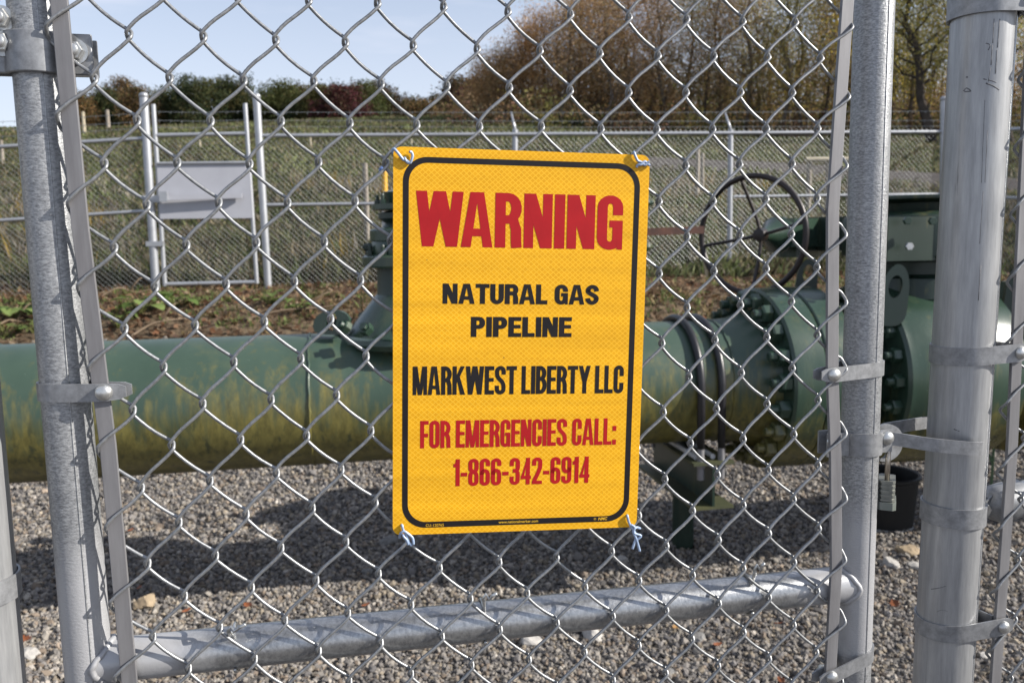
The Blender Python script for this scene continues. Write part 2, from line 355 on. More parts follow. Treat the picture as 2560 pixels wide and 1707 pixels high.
def tension_band(ax, r, z, bs, side, h, parent, fd=0.0062, bd=-0.0055, ext=0.013, slope=0.0, bolt_off=0.0, t=0.0022, ends=(1, 1)):
    c = ax(z); s0 = gsz(c)[0]; d0 = float((c-GO)@GN); rr = r + t*0.6; P = []
    def pt(s, d): return G(s, d, z + slope*(s - s0))
    ys = bs + side*ext
    def tang(x, y, sg): return math.atan2(y, x) + sg*math.acos(min(1, rr/math.hypot(x, y)))
    a0 = tang((bs - side*0.006 - s0)*side, fd - d0, 1); a1 = tang((bs - side*0.006 - s0)*side, bd - d0, -1) + 2*PI
    P += [pt(ys + side*0.003, fd), pt(ys - side*0.003, fd), pt(bs, fd), pt(bs - side*0.006, fd)]
    P += [pt(s0 + side*rr*math.cos(t_), d0 + rr*math.sin(t_)) for t_ in np.linspace(a0, a1, 40)]
    P += [pt(bs - side*0.006, bd), pt(bs, bd), pt(ys, bd), pt(ys + side*0.006, bd)]
    mb = MB(); ribbon(mb, P, h, t, taper=2); b = mb.build('tension_band', M['band'], parent, True, rad(35))
    mb = MB(); q = pt(bs + side*bolt_off, fd + t*0.5); dome(mb, q, GN, 0.0082, 0.0058, 18); tube(mb, [q, pt(bs + side*bolt_off, bd - 0.012)], 0.004, 10); nut(mb, pt(bs + side*bolt_off, bd - 0.004), -GN, 0.0075, 0.006)
    mb.build('bolt', M['bolt'], b, True, rad(40)); return b
zz = gp(150, 893, D_UP)[2]; tension_band(upL, R_UP, zz, bar_s(BL_PTS, 890) + 0.004, 1, 0.0175, gate, ext=0.017)
for zq in (1.82, 0.45): tension_band(upL, R_UP, zq, bar_s(BL_PTS, 0 if zq > 1.5 else 1568) + 0.002, 1, 0.0175, gate)
zz = gp(1980, 843, D_UP)[2]; tension_band(upR, R_UP, zz, bar_s(BR_PTS, 845) - 0.002, -1, 0.0175, gate, slope=0.02)
zz = gp(1950, 1497, D_UP)[2]; tension_band(upR, R_UP, zz, bar_s(BR_PTS, 1500) - 0.003, -1, 0.0175, gate, slope=0.18)
# hinge clamp: two pressed halves bolted round the upright
zc = gp(100, 130, D_UP)[2]; c = upL(zc); s0 = gsz(c)[0]; d0 = D_UP; se = gsz(gp(213, 130, -0.014))[0]; rr = R_UP + 0.0035
P = [G(se, -0.0155, zc), G(se-0.01, -0.0155, zc), G(s0+rr+0.004, -0.0155, zc-0.000)] + [G(s0 + rr*math.cos(t), d0 + rr*math.sin(t), zc) for t in np.radians(np.linspace(28, 152, 22))] + [G(s0-rr-0.004, -0.0155, zc), G(s0-0.07, -0.0155, zc), G(s0-0.13, -0.0155, zc)]
mb = MB(); ribbon(mb, P, 0.038, 0.0045); hc = mb.build('hinge_clamp', M['band'], gate, True, rad(35))
bv = hc.modifiers.new('bevel', 'BEVEL'); bv.width = 0.0015; bv.segments = 2; bv.limit_method = 'ANGLE'
P2 = [G(se, -0.034, zc), G(s0+rr+0.004, -0.034, zc)] + [G(s0 + rr*math.cos(t), d0 + rr*math.sin(t), zc) for t in np.radians(np.linspace(-28, -152, 22))] + [G(s0-rr-0.004, -0.040, zc), G(s0-0.13, -0.040, zc)]
mb = MB(); ribbon(mb, P2, 0.034, 0.0045); mb.build('hinge_clamp', M['band'], gate, True, rad(35))
for (u, v) in ((172, 119), (5, 100), (3, 44)):
    q = gp(u, v, -0.013); mb = MB(); lathe(mb, [(0.012, 0), (0.012, 0.0022)], q, GN, 20); nut(mb, q + GN*0.0022, GN, 0.0088, 0.0065); lathe(mb, [(0.0052, 0), (0.0055, 0.0125), (0.004, 0.0135)], q, GN, 14); tube(mb, [q, q - GN*0.045], 0.005, 10)
    mb.build('bolt', M['bolt'], hc if v > 60 else gate, True, rad(35))
# latch: collar round the upright, fork that straddles the latch post
zl = gp(1975, 1012, D_UP)[2]; c = upR(zl); s0 = gsz(c)[0]; rr = R_UP + 0.002; sj = gsz(gp(2062, 1000, -0.012))[0]
P = [G(s0-0.052, -0.018, zl), G(s0-0.045, -0.018, zl), G(s0-rr-0.005, -0.018, zl)] + [G(s0 + rr*math.cos(t), D_UP + rr*math.sin(t), zl) for t in np.radians(np.linspace(155, 25, 24))] + [G(s0+rr+0.004, -0.018, zl), G(sj-0.012, -0.018, zl), G(sj-0.004, -0.018, zl)]
mb = MB(); ribbon(mb, P, 0.0285, 0.003); lc = mb.build('latch_collar', M['band'], gate, True, rad(35))
P = [G(s0-0.052, -0.037, zl), G(s0-rr-0.005, -0.037, zl)] + [G(s0 + rr*math.cos(t), D_UP + rr*math.sin(t), zl) for t in np.radians(np.linspace(205, 335, 24))] + [G(s0+rr+0.004, -0.037, zl), G(sj-0.004, -0.037, zl)]
mb = MB(); ribbon(mb, P, 0.0285, 0.003); mb.build('latch_collar', M['band'], gate, True, rad(35))
zb = zl + 0.004; q = G(gsz(gp(2038, 998, -0.016))[0], -0.016, zb); mb = MB(); dome(mb, q, GN, 0.0088, 0.006, 18); tube(mb, [q, q-GN*0.03], 0.005, 10); mb.build('bolt', M['bolt'], lc, True, rad(40))
q2 = G(s0-0.046, -0.016, zb); mb = MB(); dome(mb, q2, GN, 0.008, 0.0055, 16); mb.build('bolt', M['bolt'], lc, True, rad(40))
# the fork's pivot plate with its lock hole
pc = G(gsz(q)[0] + 0.006, -0.0275, zl - 0.004); mb = MB(); th = np.linspace(0, 2*PI, 33)[:-1]
V = []; ring = [(0.024*math.cos(t)*(1.0 if math.cos(t) > 0 else 0.9), 0.021*math.sin(t) + (0.002 if math.sin(t) > 0 else -0.004)) for t in th]; hole = [(0.0065*math.cos(t) - 0.004, 0.0065*math.sin(t) - 0.0145) for t in th]
for dd in (-0.0022, 0.0022):
    for x, z in ring: V.append(pc + GA*x + ZV*z + GN*dd)
    for x, z in hole: V.append(pc + GA*x + ZV*z + GN*dd)
F = []; n_ = 32
for i in range(n_):
    k = (i+1) % n_; F += [(64+i, 64+k, 96+k, 96+i), (k, i, 32+i, 32+k), (i, k, 64+k, 64+i), (32+k, 32+i, 96+i, 96+k)]
mb.add(V, F); lf = mb.build('latch_fork', M['band'], gate, True, rad(30))
cp = postR(zl); sp = gsz(cp)[0]; dp = float((cp-GO)@GN); s_end = gsz(gp(2276, 1025, 0.03))[0]
fr = [(sj-0.012, -0.026), (sj+0.004, -0.021), (sj+0.018, -0.008), (sj+0.035, 0.006), (s_end-0.047, 0.0125), (s_end-0.027, 0.0185), (s_end-0.014, 0.0205), (s_end-0.004, 0.019), (s_end+0.002, 0.014)]
bk = [(sj-0.012, -0.029), (sj-0.002, -0.034), (sj+0.006, -0.050), (sj+0.022, -0.068), (sp-0.03, -0.082), (sp, -0.088), (s_end-0.01, -0.086)]
def smooth(P, k=6):
    P = np.asarray(P, float); m = len(P); o = []
    for i in range(m-1):
        p0, p1, p2, p3 = P[max(i-1, 0)], P[i], P[i+1], P[min(i+2, m-1)]
        for t in np.arange(k)/k: o.append(0.5*((2*p1) + (-p0+p2)*t + (2*p0-5*p1+4*p2-p3)*t*t + (-p0+3*p1-3*p2+p3)*t**3))
    return np.array(o + [P[-1]])
for pts in (fr, bk):
    mb = MB(); ribbon(mb, [G(s, d, zl + 0.001 - (0.10*(s-sj) if pts is fr else 0)) for s, d in smooth(pts)], 0.0165, 0.0028, taper=1); mb.build('latch_prong', M['band'], lf, True, rad(35))

# ------------------------------------------------------------------ fence with the big latch post on the right, hinge post on the left
PB = gp(2249, 200, -0.032)
fr_ = thing('chain_link_fence', 'fence panel on the thick latch post right of the gate', 'fence', postR(GZ0))
mb = MB(); tube(mb, [postR(z) for z in (-0.6, 0.5, 1.2, 2.05)], R_BIG, 48); mb.build('latch_post', M['bigpost'], fr_, True, rad(50))
mb = MB(); lathe(mb, [(R_BIG+0.003, 0), (R_BIG+0.003, 0.03), (R_BIG*0.8, 0.055), (R_BIG*0.3, 0.068), (1e-6, 0.07)], postR(2.035), ZV, 32); mb.build('post_cap', M['band'], fr_, True, rad(50))
RB_PTS = [(2347.4, 522.8), (2322.6, 1045.6), (2285, 1568)]
FD = 0.004
bar(RB_PTS, FD, parent=fr_)
l0, l1 = gp(2522/K2, 857/K2, FD), gp(2479/K2, 1626/K2, FD); rowv = (np.array(gsz(l1)) - np.array(gsz(l0)))/10
def knotR(i, j): return np.array(gsz(l0)) + rowv*(j-1) + np.array([0.0325*i, 0.001*i])
weave(knotR, 0, 12, -17, 27, FD, bars=(0,), seed=9).build('chain_link_mesh', M['wire'], fr_, True)
def rbs(v): 
    for (u1, v1), (u2, v2) in zip(RB_PTS, RB_PTS[1:]):
        if v1 <= v <= v2: return gsz(gp(u1 + (u2-u1)*(v-v1)/(v2-v1), v, FD))[0]
    return gsz(gp(2360 if v < 523 else 2285, v, FD))[0]
for (v, h, sl) in ((813, 0.0225, 0.06), (1432, 0.0225, 0.10)):
    tension_band(postR, R_BIG, gp(2200, v, -0.02)[2], rbs(v), 1, h, fr_, fd=FD+0.0062, bd=FD-0.0055, slope=sl, ext=0.012)
zt = gp(2255, 14, -0.0)[2]; tension_band(postR, R_BIG+0.0012, zt + 0.012, gsz(gp(2365, 20, FD))[0], 1, 0.036, fr_, fd=FD+0.008, bd=FD-0.006, t=0.003)
tension_band(postR, R_BIG, 0.5, rbs(1568), 1, 0.0225, fr_, fd=FD+0.0062, bd=FD-0.0055)
# brace band, rail cup and rail
zb = gp(2190, 1180, -0.02)[2]; c = postR(zb); s0 = gsz(c)[0]; d0 = float((c-GO)@GN); rr = R_BIG + 0.0016
P = [G(s0 + 0.062, d0+0.006, zb+0.012), G(s0 + rr + 0.006, d0 + 0.008, zb)] + [G(s0 + rr*math.cos(t), d0 + rr*math.sin(t), zb) for t in np.radians(np.linspace(18, 342, 44))] + [G(s0 + rr + 0.006, d0 - 0.008, zb), G(s0 + 0.062, d0-0.006, zb+0.012)]
mb = MB(); ribbon(mb, P, 0.0255, 0.0026); mb.build('brace_band', M['band'], fr_, True, rad(35))
r0, r1 = gp(2262, 1163, d0), gp(2352, 1139, d0); dr = unit(r1 - r0)
mb = MB(); lathe(mb, [(0.006, -0.012), (0.012, -0.006), (0.0205, 0.0), (0.0245, 0.008), (0.0255, 0.02), (0.0255, 0.045), (0.0225, 0.047)], r0 + dr*0.008, dr, 32); boxo(mb, r0 - dr*0.012, dr, GN, np.cross(dr, GN), 0.03, 0.006, 0.026); cup = mb.build('rail_cup', M['band'], fr_, True, rad(40))
mb = MB(); q = r0 - dr*0.008 + GN*0.006; nut(mb, q, GN, 0.009, 0.006); tube(mb, [q, q - GN*0.02], 0.005, 8); mb.build('bolt', M['bolt'], cup, True, rad(35))
mb = MB(); tube(mb, [r0 + dr*0.03, r0 + dr*0.5], 0.0205, 32); mb.build('rail', M['rail'], fr_, True, rad(50))
mb = MB(); tube(mb, [postR(1.98) , postR(1.98) + GA*0.5], 0.0205, 24); mb.build('rail', M['rail'], fr_, True, rad(50))
M['scuff'] = plain('black_scuff', (0.05, 0.05, 0.055), (0.16, 0.16, 0.17), 0.7, scale=120)
def oncyl(ax, r, u, v):
    d = rayd(u, v); a, b = ax(0.5), ax(1.8); w = unit(b-a); o = CAMP - a; dp = d - w*(d@w); op = o - w*(o@w); A_, B_, C_ = dp@dp, 2*dp@op, op@op - r*r; t = (-B_ - math.sqrt(max(0, B_*B_-4*A_*C_)))/(2*A_); return CAMP + d*t
lpost = [o for o in fr_.children if o.name.startswith('latch_post')][0]
sm = MB()
for pts, r in (([(2283, 44), (2280, 100)], .0008), ([(2279, 104), (2276, 150)], .0010), ([(2275, 155), (2270, 188)], .0008), ([(2296, 44), (2291, 110)], .0010), ([(2290, 116), (2286, 170)], .0011), ([(2258, 182), (2276, 186), (2288, 190)], .0012), ([(2264, 192), (2280, 198), (2294, 207)], .0018), ([(2264, 100), (2274, 104), (2270, 116)], .0012), ([(2214, 210), (2221, 203), (2230, 210), (2216, 211)], .0016), ([(2220, 178), (2224, 178)], .0022), ([(2262, 230), (2254, 420)], .0005), ([(2268, 300), (2262, 420)], .0006), ([(2258, 440), (2250, 560)], .0006), ([(2252, 610), (2247, 690)], .0010), ([(2114, 1352), (2140, 1352), (2170, 1346), (2206, 1329)], .0009), ([(2152, 1404), (2164, 1400), (2176, 1403)], .0005), ([(2191, 985), (2204, 990)], .0012), ([(2196, 1030), (2206, 1036)], .0014)):
    sm = MB(); tube(sm, smooth([oncyl(postR, R_BIG - r*0.5, u, v) for u, v in pts], 3), r*0.75, 5); sm.build('scuff_mark', M['scuff'], lpost, True)
sm = MB(); tube(sm, [postR(z) + GA*0.0175 + GN*0.0318 for z in np.linspace(-0.2, 2.0, 5)], 0.0009, 6); sm.build('weld_seam', M['post'], lpost, True)
hp = thing('gate_post', 'thick steel post at the lower left corner, with one band', 'post', postL(GZ0))
mb = MB(); tube(mb, [postL(z) for z in (-0.6, 0.5, 1.2, 2.05)], R_BIG, 48); mb.build('post', M['bigpost'], hp, True, rad(50))
zq = gp(15, 1370, -0.0)[2]; tension_band(postL, R_BIG+0.001, zq, gsz(postL(zq))[0]-0.06, -1, 0.024, hp, fd=0.012, bd=-0.02)
zq = zc; tension_band(postL, R_BIG+0.001, zq + 0.1, gsz(postL(zq))[0]-0.06, -1, 0.024, hp, fd=0.012, bd=-0.02)

# ------------------------------------------------------------------ padlock hanging in the latch
M['laminate'] = plain('laminated_steel', (0.26, 0.265, 0.24), (0.16, 0.165, 0.15), 0.45, 0.65, 60)
M['lockbase'] = plain('lock_bumper', (0.20, 0.21, 0.19), (0.13, 0.15, 0.13), 0.5, 0.2, 30)
M['shackle'] = plain('hardened_shackle', (0.55, 0.50, 0.42), (0.36, 0.31, 0.26), 0.3, 0.9, 60)
lp = gp(2217/K2, 1215/K2, -0.024); pk = thing('padlock', 'small silver laminated padlock hanging from the gate latch', 'padlock', lp)
wx = unit(GN*0.80 - GA*0.60); tx = np.cross(ZV, wx)
mb = MB(); n_ = 9
for i in range(n_):
    sc = 1.0 if i % 2 == 0 else 0.93
    boxo(mb, lp + ZV*(0.010 - i*0.0029), wx, tx, ZV, 0.036*sc, 0.0195*sc, 0.0029, bev=0.003)
mb.build('lock_body', M['laminate'], pk)
mb = MB(); boxo(mb, lp - ZV*0.0205, wx, tx, ZV, 0.040, 0.0225, 0.010, bev=0.004); mb.build('lock_bumper', M['lockbase'], pk)
P = [lp + wx*0.0115 - ZV*0.0 + ZV*0.006] + [lp + wx*0.0115*math.cos(t) + ZV*(0.036 + 0.0115*math.sin(t)) for t in np.linspace(0, PI, 15)] + [lp - wx*0.0115 + ZV*0.006]
mb = MB(); tube(mb, P, 0.0031, 10); mb.build('shackle', M['shackle'], pk, True)

# ------------------------------------------------------------------ the warning sign
SYAW, STH = 0.15, -0.033
_a = np.array([math.cos(SYAW), math.sin(SYAW), 0]); SN = np.array([math.sin(SYAW), -math.cos(SYAW), 0])
SC = np.array([0, 0.883, CAM_H]) + _a*0.0095 - ZV*0.1134
SX = _a*math.cos(STH) + ZV*math.sin(STH); SY = -_a*math.sin(STH) + ZV*math.cos(STH)
def SP(x, y, d=0.0): return SC + SX*(x/1000) + SY*(y/1000) + SN*(d/1000)      # millimetres on the sign face
def spx(u, v, d=0.0):                                                         # photo point on the sign's plane -> sign millimetres
    q = onpl(u, v, SC + SN*d/1000, SN) - SC; return float(q@SX)*1000, float(q@SY)*1000
def sign_mat():
    m, nt, n, l, P = newmat('reflective_yellow'); P.inputs['Roughness'].default_value = 0.42; P.inputs['Specular IOR Level'].default_value = 0.22
    ge = n.new('ShaderNodeNewGeometry'); sub = n.new('ShaderNodeVectorMath'); sub.operation = 'SUBTRACT'; sub.inputs[1].default_value = [float(x) for x in SC]; l.new(ge.outputs['Position'], sub.inputs[0])
    def dotp(v):
        d = n.new('ShaderNodeVectorMath'); d.operation = 'DOT_PRODUCT'; d.inputs[1].default_value = [float(x) for x in v]; l.new(sub.outputs[0], d.inputs[0]); return d.outputs['Value']
    x, y = dotp(SX), dotp(SY)
    def math_(op, a, b=None, c=None):
        k = n.new('ShaderNodeMath'); k.operation = op
        for i, q in enumerate((a, b, c)):
            if q is None: continue
            if hasattr(q, 'is_output'): l.new(q, k.inputs[i])
            else: k.inputs[i].default_value = q
        return k.outputs[0]
    def cell(sy):
        t = math_('MULTIPLY_ADD', y, sy*1.0/0.0054, math_('MULTIPLY', x, 1/0.0060)); fr = math_('FRACT', t); d = math_('ABSOLUTE', math_('SUBTRACT', fr, 0.5))
        mr = n.new('ShaderNodeMapRange'); mr.inputs['From Min'].default_value = 0.36; mr.inputs['From Max'].default_value = 0.46; l.new(d, mr.inputs[0]); return mr.outputs[0], math_('FLOOR', t)
    (l1, c1), (l2, c2) = cell(1.0), cell(-1.0); line = math_('MAXIMUM', l1, l2)
    cb = n.new('ShaderNodeCombineXYZ'); l.new(c1, cb.inputs[0]); l.new(c2, cb.inputs[1]); wn = n.new('ShaderNodeTexWhiteNoise'); wn.noise_dimensions = '2D'; l.new(cb.outputs[0], wn.inputs['Vector'])
    cs = ramp(n, l, wn.outputs['Value'], [(0.0, (0.72, 0.345, 0.007)), (1.0, (0.78, 0.385, 0.009))])
    ln = (0.88, 0.50, 0.035)
    c = mixc(n, l, line, cs.outputs[0], ln)
    # faint horizontal lamination bands in the sheeting
    mp = n.new('ShaderNodeCombineXYZ'); l.new(math_('MULTIPLY', y, 55.0), mp.inputs[0]); l.new(math_('MULTIPLY', x, 2.0), mp.inputs[1]); nz = n.new('ShaderNodeTexNoise'); nz.inputs['Scale'].default_value = 1.0; nz.inputs['Detail'].default_value = 3; l.new(mp.outputs[0], nz.inputs[0])
    bd = ramp(n, l, nz.outputs[0], [(0.3, (0.82, 0.81, 0.80)), (0.7, (1.03, 1.03, 1.03))])
    mm = n.new('ShaderNodeMix'); mm.data_type = 'RGBA'; mm.blend_type = 'MULTIPLY'; mm.inputs[0].default_value = 1; l.new(c, mm.inputs[6]); l.new(bd.outputs[0], mm.inputs[7])
    # specks of dirt
    sp = n.new('ShaderNodeTexNoise'); sp.inputs['Scale'].default_value = 260; sp.inputs['Detail'].default_value = 1; l.new(ge.outputs['Position'], sp.inputs[0]); sr = ramp(n, l, sp.outputs[0], [(0.80, (0, 0, 0)), (0.83, (1, 1, 1))])
    c2_ = mixc(n, l, sr.outputs[0], mm.outputs[2], (0.25, 0.13, 0.02)); l.new(c2_, P.inputs['Base Color'])
    ht = math_('ADD', math_('MULTIPLY', line, 0.6), math_('MULTIPLY', wn.outputs['Value'], 0.5)); bump(n, l, ht, 0.25, 0.0003, P)
    return m
M['yellow'] = sign_mat()
M['red'] = plain('sign_red_ink', (0.40, 0.010, 0.013), (0.34, 0.008, 0.011), 0.45, scale=40, spec=0.25); M['black'] = plain('sign_black_ink', (0.016, 0.013, 0.014), (0.009, 0.008, 0.009), 0.45, scale=40, spec=0.25)
M['alu'] = plain('sign_edge', (0.62, 0.40, 0.16), (0.5, 0.34, 0.15), 0.5)
M['yink'] = plain('sign_small_print', (0.72, 0.42, 0.02), (0.65, 0.38, 0.02), 0.4)
def rrect(x0, y0, x1, y1, r, k=8):
    P = []
    for cx_, cy_, a in ((x1-r, y1-r, 0), (x0+r, y1-r, 90), (x0+r, y0+r, 180), (x1-r, y0+r, 270)):
        for t in np.radians(np.linspace(a, a+90, k+1)): P.append((cx_ + r*math.cos(t), cy_ + r*math.sin(t)))
    return P
sign = thing('warning_sign', 'yellow warning sign with red and black lettering wired to the gate', 'sign', SC)
R_ = rrect(-134.5, -203, 134.5, 203, 9); n_ = len(R_); mb = MB()
mb.add([SP(x, y, 0) for x, y in R_] + [SP(x, y, -1.4) for x, y in R_], [tuple(range(n_)), tuple(range(2*n_-1, n_-1, -1))] + [(n_+i, n_+(i+1) % n_, (i+1) % n_, i) for i in range(n_)])
panel = mb.build('panel', M['yellow'], sign); panel.data.materials.append(M['alu'])
for p in panel.data.polygons[1:]: p.material_index = 1
o_, i_ = rrect(-124.7, -195.6, 124.7, 193.5, 25, 12), rrect(-118.7, -189.2, 118.7, 187.7, 19.5, 12); n_ = len(o_); mb = MB()
mb.add([SP(x, y, 0.14) for x, y in o_ + i_], [(i, (i+1) % n_, n_+(i+1) % n_, n_+i) for i in range(n_)]); mb.build('border', M['black'], sign)
# --- heavy condensed capitals, drawn stroke by stroke
def arc(cx_, cy_, rx, ry, a0, a1, k=10): return [(cx_ + rx*math.cos(t), cy_ + ry*math.sin(t)) for t in np.radians(np.linspace(a0, a1, k))]
def glyph(ch, tv, th, w):
    """pieces of a capital 1 unit tall: ('q', 4 points) or ('s', centre line)"""
    R = lambda x0, y0, x1, y1: ('q', [(x0, y0), (x1, y0), (x1, y1), (x0, y1)])
    hv, hh = tv/2, th/2; rx, ry = (w-tv)/2, min(0.5-hh, (w-tv)/2*0.95); L, Rr = hv, w-hv; T, B = 1-hh+0.008, hh-0.008; mx = w/2
    top = arc(mx, T-ry, rx, ry, 180, 0); bot = arc(mx, B+ry, rx, ry, 0, -180)
    if ch == 'I': return [R(0, 0, tv, 1)]
    if ch == 'L': return [R(0, 0, tv, 1), R(tv*.9, 0, w, th)]
    if ch == 'E': return [R(0, 0, tv, 1), R(tv*.9, 0, w, th), R(tv*.9, .5-hh*.9+.02, w*.95, .5+hh*.9+.02), R(tv*.9, 1-th, w, 1)]
    if ch == 'F': return [R(0, 0, tv, 1), R(tv*.9, .47-hh, w*.94, .47+hh), R(tv*.9, 1-th, w, 1)]
    if ch == 'T': return [R(mx-hv, 0, mx+hv, 1), R(0, 1-th, mx-hv*.9, 1), R(mx+hv*.9, 1-th, w, 1)]
    if ch == 'N': return [R(0, 0, tv*.92, 1), R(w-tv*.92, 0, w, 1), ('q', [(0, 1), (tv*1.12, 1), (w, 0), (w-tv*1.12, 0)])]
    if ch == 'M': return [R(0, 0, tv*.84, 1), R(w-tv*.84, 0, w, 1), ('q', [(0, 1), (tv*1.12, 1), (mx+tv*.32, 0), (mx-tv*.46, 0)]), ('q', [(w-tv*1.12, 1), (w, 1), (mx+tv*.46, 0), (mx-tv*.32, 0)])]
    if ch == 'W':
        q = w/4; s = tv*1.02
        return [('q', [(0, 1), (s, 1), (q+s*.52, 0), (q-s*.52, 0)]), ('q', [(2*q-s*.56, 1), (2*q+s*.56, 1), (q+s*.52, 0), (q-s*.52, 0)]), ('q', [(2*q-s*.56, 1), (2*q+s*.56, 1), (3*q+s*.52, 0), (3*q-s*.52, 0)]), ('q', [(w-s, 1), (w, 1), (3*q+s*.52, 0), (3*q-s*.52, 0)])]
    if ch == 'A': return [('q', [(0, 0), (tv*.92, 0), (mx+tv*.14, 1), (mx-tv*.64, 1)]), ('q', [(w-tv*.92, 0), (w, 0), (mx+tv*.64, 1), (mx-tv*.14, 1)]), R(tv*.75, .2, w-tv*.75, .2+th*.9)]
    if ch == 'Y': return [R(mx-hv, 0, mx+hv, .45), ('q', [(mx-hv, .40), (mx+hv*.9, .46), (tv, 1), (0, 1)]), ('q', [(mx-hv*.9, .46), (mx+hv, .40), (w, 1), (w-tv, 1)])]
    if ch == 'K': return [R(0, 0, tv, 1), ('q', [(tv*.8, .34), (tv*.8, .62), (w-tv*1.05, 1), (w-.01, 1)]), ('q', [(tv*1.0, .55), (tv*1.5, .74), (w+.01, 0), (w-tv*1.1, 0)])]
    if ch in 'PRB':
        o = [R(0, 0, tv, 1)]; yb = .44 if ch == 'R' else .40 if ch == 'P' else .47; y1, y0 = 1-hh, yb+hh; r2 = min((y1-y0)/2, w-tv); 
        o.append(('s', [(tv*.8, y1), (Rr-r2*.75, y1)] + arc(Rr-r2*.75, (y1+y0)/2, r2*.75, (y1-y0)/2, 90, -90) + [(tv*.8, y0)]))
        if ch == 'B': y1, y0 = .50+hh*.6, hh; o.append(('s', [(tv*.8, y1), (Rr-r2*.7, y1)] + arc(Rr-r2*.7+.01, (y1+y0)/2, r2*.75, (y1-y0)/2, 90, -90) + [(tv*.8, y0)]))
        if ch == 'R': o.append(('s', [(w*.52, yb+hh), (Rr-.05, yb+hh*.6), (Rr-.005, yb-.10), (Rr, .1), (Rr+.01, 0)]))
        return o
    if ch == 'U': return [('s', [(L, 1), (L, B+ry)] + bot[::-1] + [(Rr, 1)])]
    if ch in 'O0': return [('s', [(L, .5), (L, T-ry)] + top + [(Rr, B+ry)] + bot + [(L, .5)])]
    if ch == 'C': return [('s', [(Rr, .62), (Rr, T-ry)] + top[::-1] + [(L, B+ry)] + bot[::-1] + [(Rr, .38)])]
    if ch == 'G': return [('s', [(Rr, .64), (Rr, T-ry)] + top[::-1] + [(L, B+ry)] + bot[::-1] + [(Rr, .50)]), R(mx-.01, .41, w, .41+th*.85), R(w-tv*.55, 0, w, .42)]
    if ch == 'S':
        return [('s', [(Rr, .70), (Rr, T-ry)] + top[::-1] + [(L, .74)] + [(L+.01, .66), (L+(w-tv)*.22, .575), (mx, .51), (Rr-(w-tv)*.22, .44), (Rr-.01, .35)] + [(Rr, .27), (Rr, B+ry)] + bot + [(L, .31)])]
    if ch == '1': return [R(w-tv, 0, w, 1), ('q', [(0, .70), (w-tv*.9, .78), (w-tv*.9, 1), (w-tv*.75, 1)]), R(0, .70, w-tv*.9, .83)]
    if ch == '8': return [('s', [(L, .75), (L, T-ry)] + top + [(Rr, .66)] + arc(mx, .66, rx, .13, 0, -180) + [(L, .75)]), ('s', [(L, .25), (L, .36)] + arc(mx, .36, rx, .15, 180, 0) + [(Rr, B+ry)] + bot + [(L, .25)])]
    if ch in '69':
        p = [('s', [(Rr, .72), (Rr, T-ry)] + top[::-1] + [(L, B+ry)] + bot[::-1] + [(Rr, .40)] + arc(mx, .40, rx, .155, 0, 180))]
        if ch == '9': p = [(k, [(w-x, 1-y) for x, y in q]) for k, q in p]
        return p
    if ch == '3': return [('s', [(L, .70), (L, T-ry)] + top + [(Rr, .66)] + arc(mx-.01, .64, rx+.01, .125, 0, -90)[:-1] + [(mx-.07, .515)]), ('s', [(mx-.07, .53), (mx, .53)] + arc(mx, .38, rx, .15, 90, 0) + [(Rr, B+ry)] + bot + [(L, .31)])]
    if ch == '4': return [R(w*.83-tv*.85, 0, w*.83+tv*.15, 1), R(0, .2, w, .2+th), ('q', [(0, .24), (tv*.72, .24), (w*.83-tv*.6, .86), (w*.83-tv*.62, 1.0)])]
    if ch == '2': return [('s', [(L, .70), (L, T-ry)] + top + [(Rr, .68), (Rr-.01, .60), (Rr-.06, .46), (mx, .34), (L+.03, .18), (L+.005, .05)]), R(0, 0, w, th)]
    if ch == '-': return [R(0, .36, w, .36+th*1.05)]
    if ch == ':': return [R(0, 0, tv, .19), R(0, .52, tv, .71)]
    return []
WID = dict(I=None, L=.86, E=.90, F=.84, T=1.0, N=1.08, M=1.35, W=1.75, A=1.18, Y=1.18, K=1.18, P=.98, R=1.0, B=1.0, U=1.0, O=1.0, C=.99, G=1.0, S=1.04)
def text(name, s, x0, x1, y0, y1, mat, tv=0.2, th=0.15, bw=0.5, gap=0.045, space=0.22, digits=False, skew=0.0, kern=0.0):
    H_ = y1 - y0; x = 0; items = []
    for ch in s:
        if ch == ' ': x += space; continue
        w = tv if ch in 'I:' else bw*0.62 if ch == '1' else bw*0.62 if ch == '-' else bw*1.0 if digits else bw*WID[ch]
        items.append((ch, x, w)); x += w + gap + (kern if ch == 'W' else 0)
    sc = (x1-x0)/(x-gap); mb = MB(); k = 0
    for ch, gx, w in items:
        for kind, pts in glyph(ch, tv, th, w):
            d = 0.16 + 0.02*(k % 5); k += 1
            X = lambda q: SP(x0 + (gx + q[0])*sc + skew*q[1], y0 + q[1]*H_, d)
            if kind == 'q': mb.add([X(q) for q in pts], [(0, 1, 2, 3)])
            else:
                P = np.array(pts); keep = [0] + [i for i in range(1, len(P)) if np.linalg.norm(P[i]-P[i-1]) > 1e-4]; P = P[keep]
                Tn = np.gradient(P, axis=0); closed = np.linalg.norm(P[0]-P[-1]) < 1e-3
                if closed: Tn[0] = Tn[-1] = P[1]-P[-2]
                Tn /= np.linalg.norm(Tn, axis=1)[:, None]; N = np.stack([-Tn[:, 1]*tv/2, Tn[:, 0]*th/2], 1)
                m_ = len(P); V = [X(q) for q in P+N] + [X(q) for q in P-N]
                mb.add(V, [(m_+i, m_+i+1, i+1, i) for i in range(m_-1)])
    return mb.build(name, M[mat], sign)
text('lettering', 'WARNING', -111.5, 107.2, 103.3, 159.6, 'red', tv=.195, th=.155, bw=.492, gap=.042, kern=-.085)
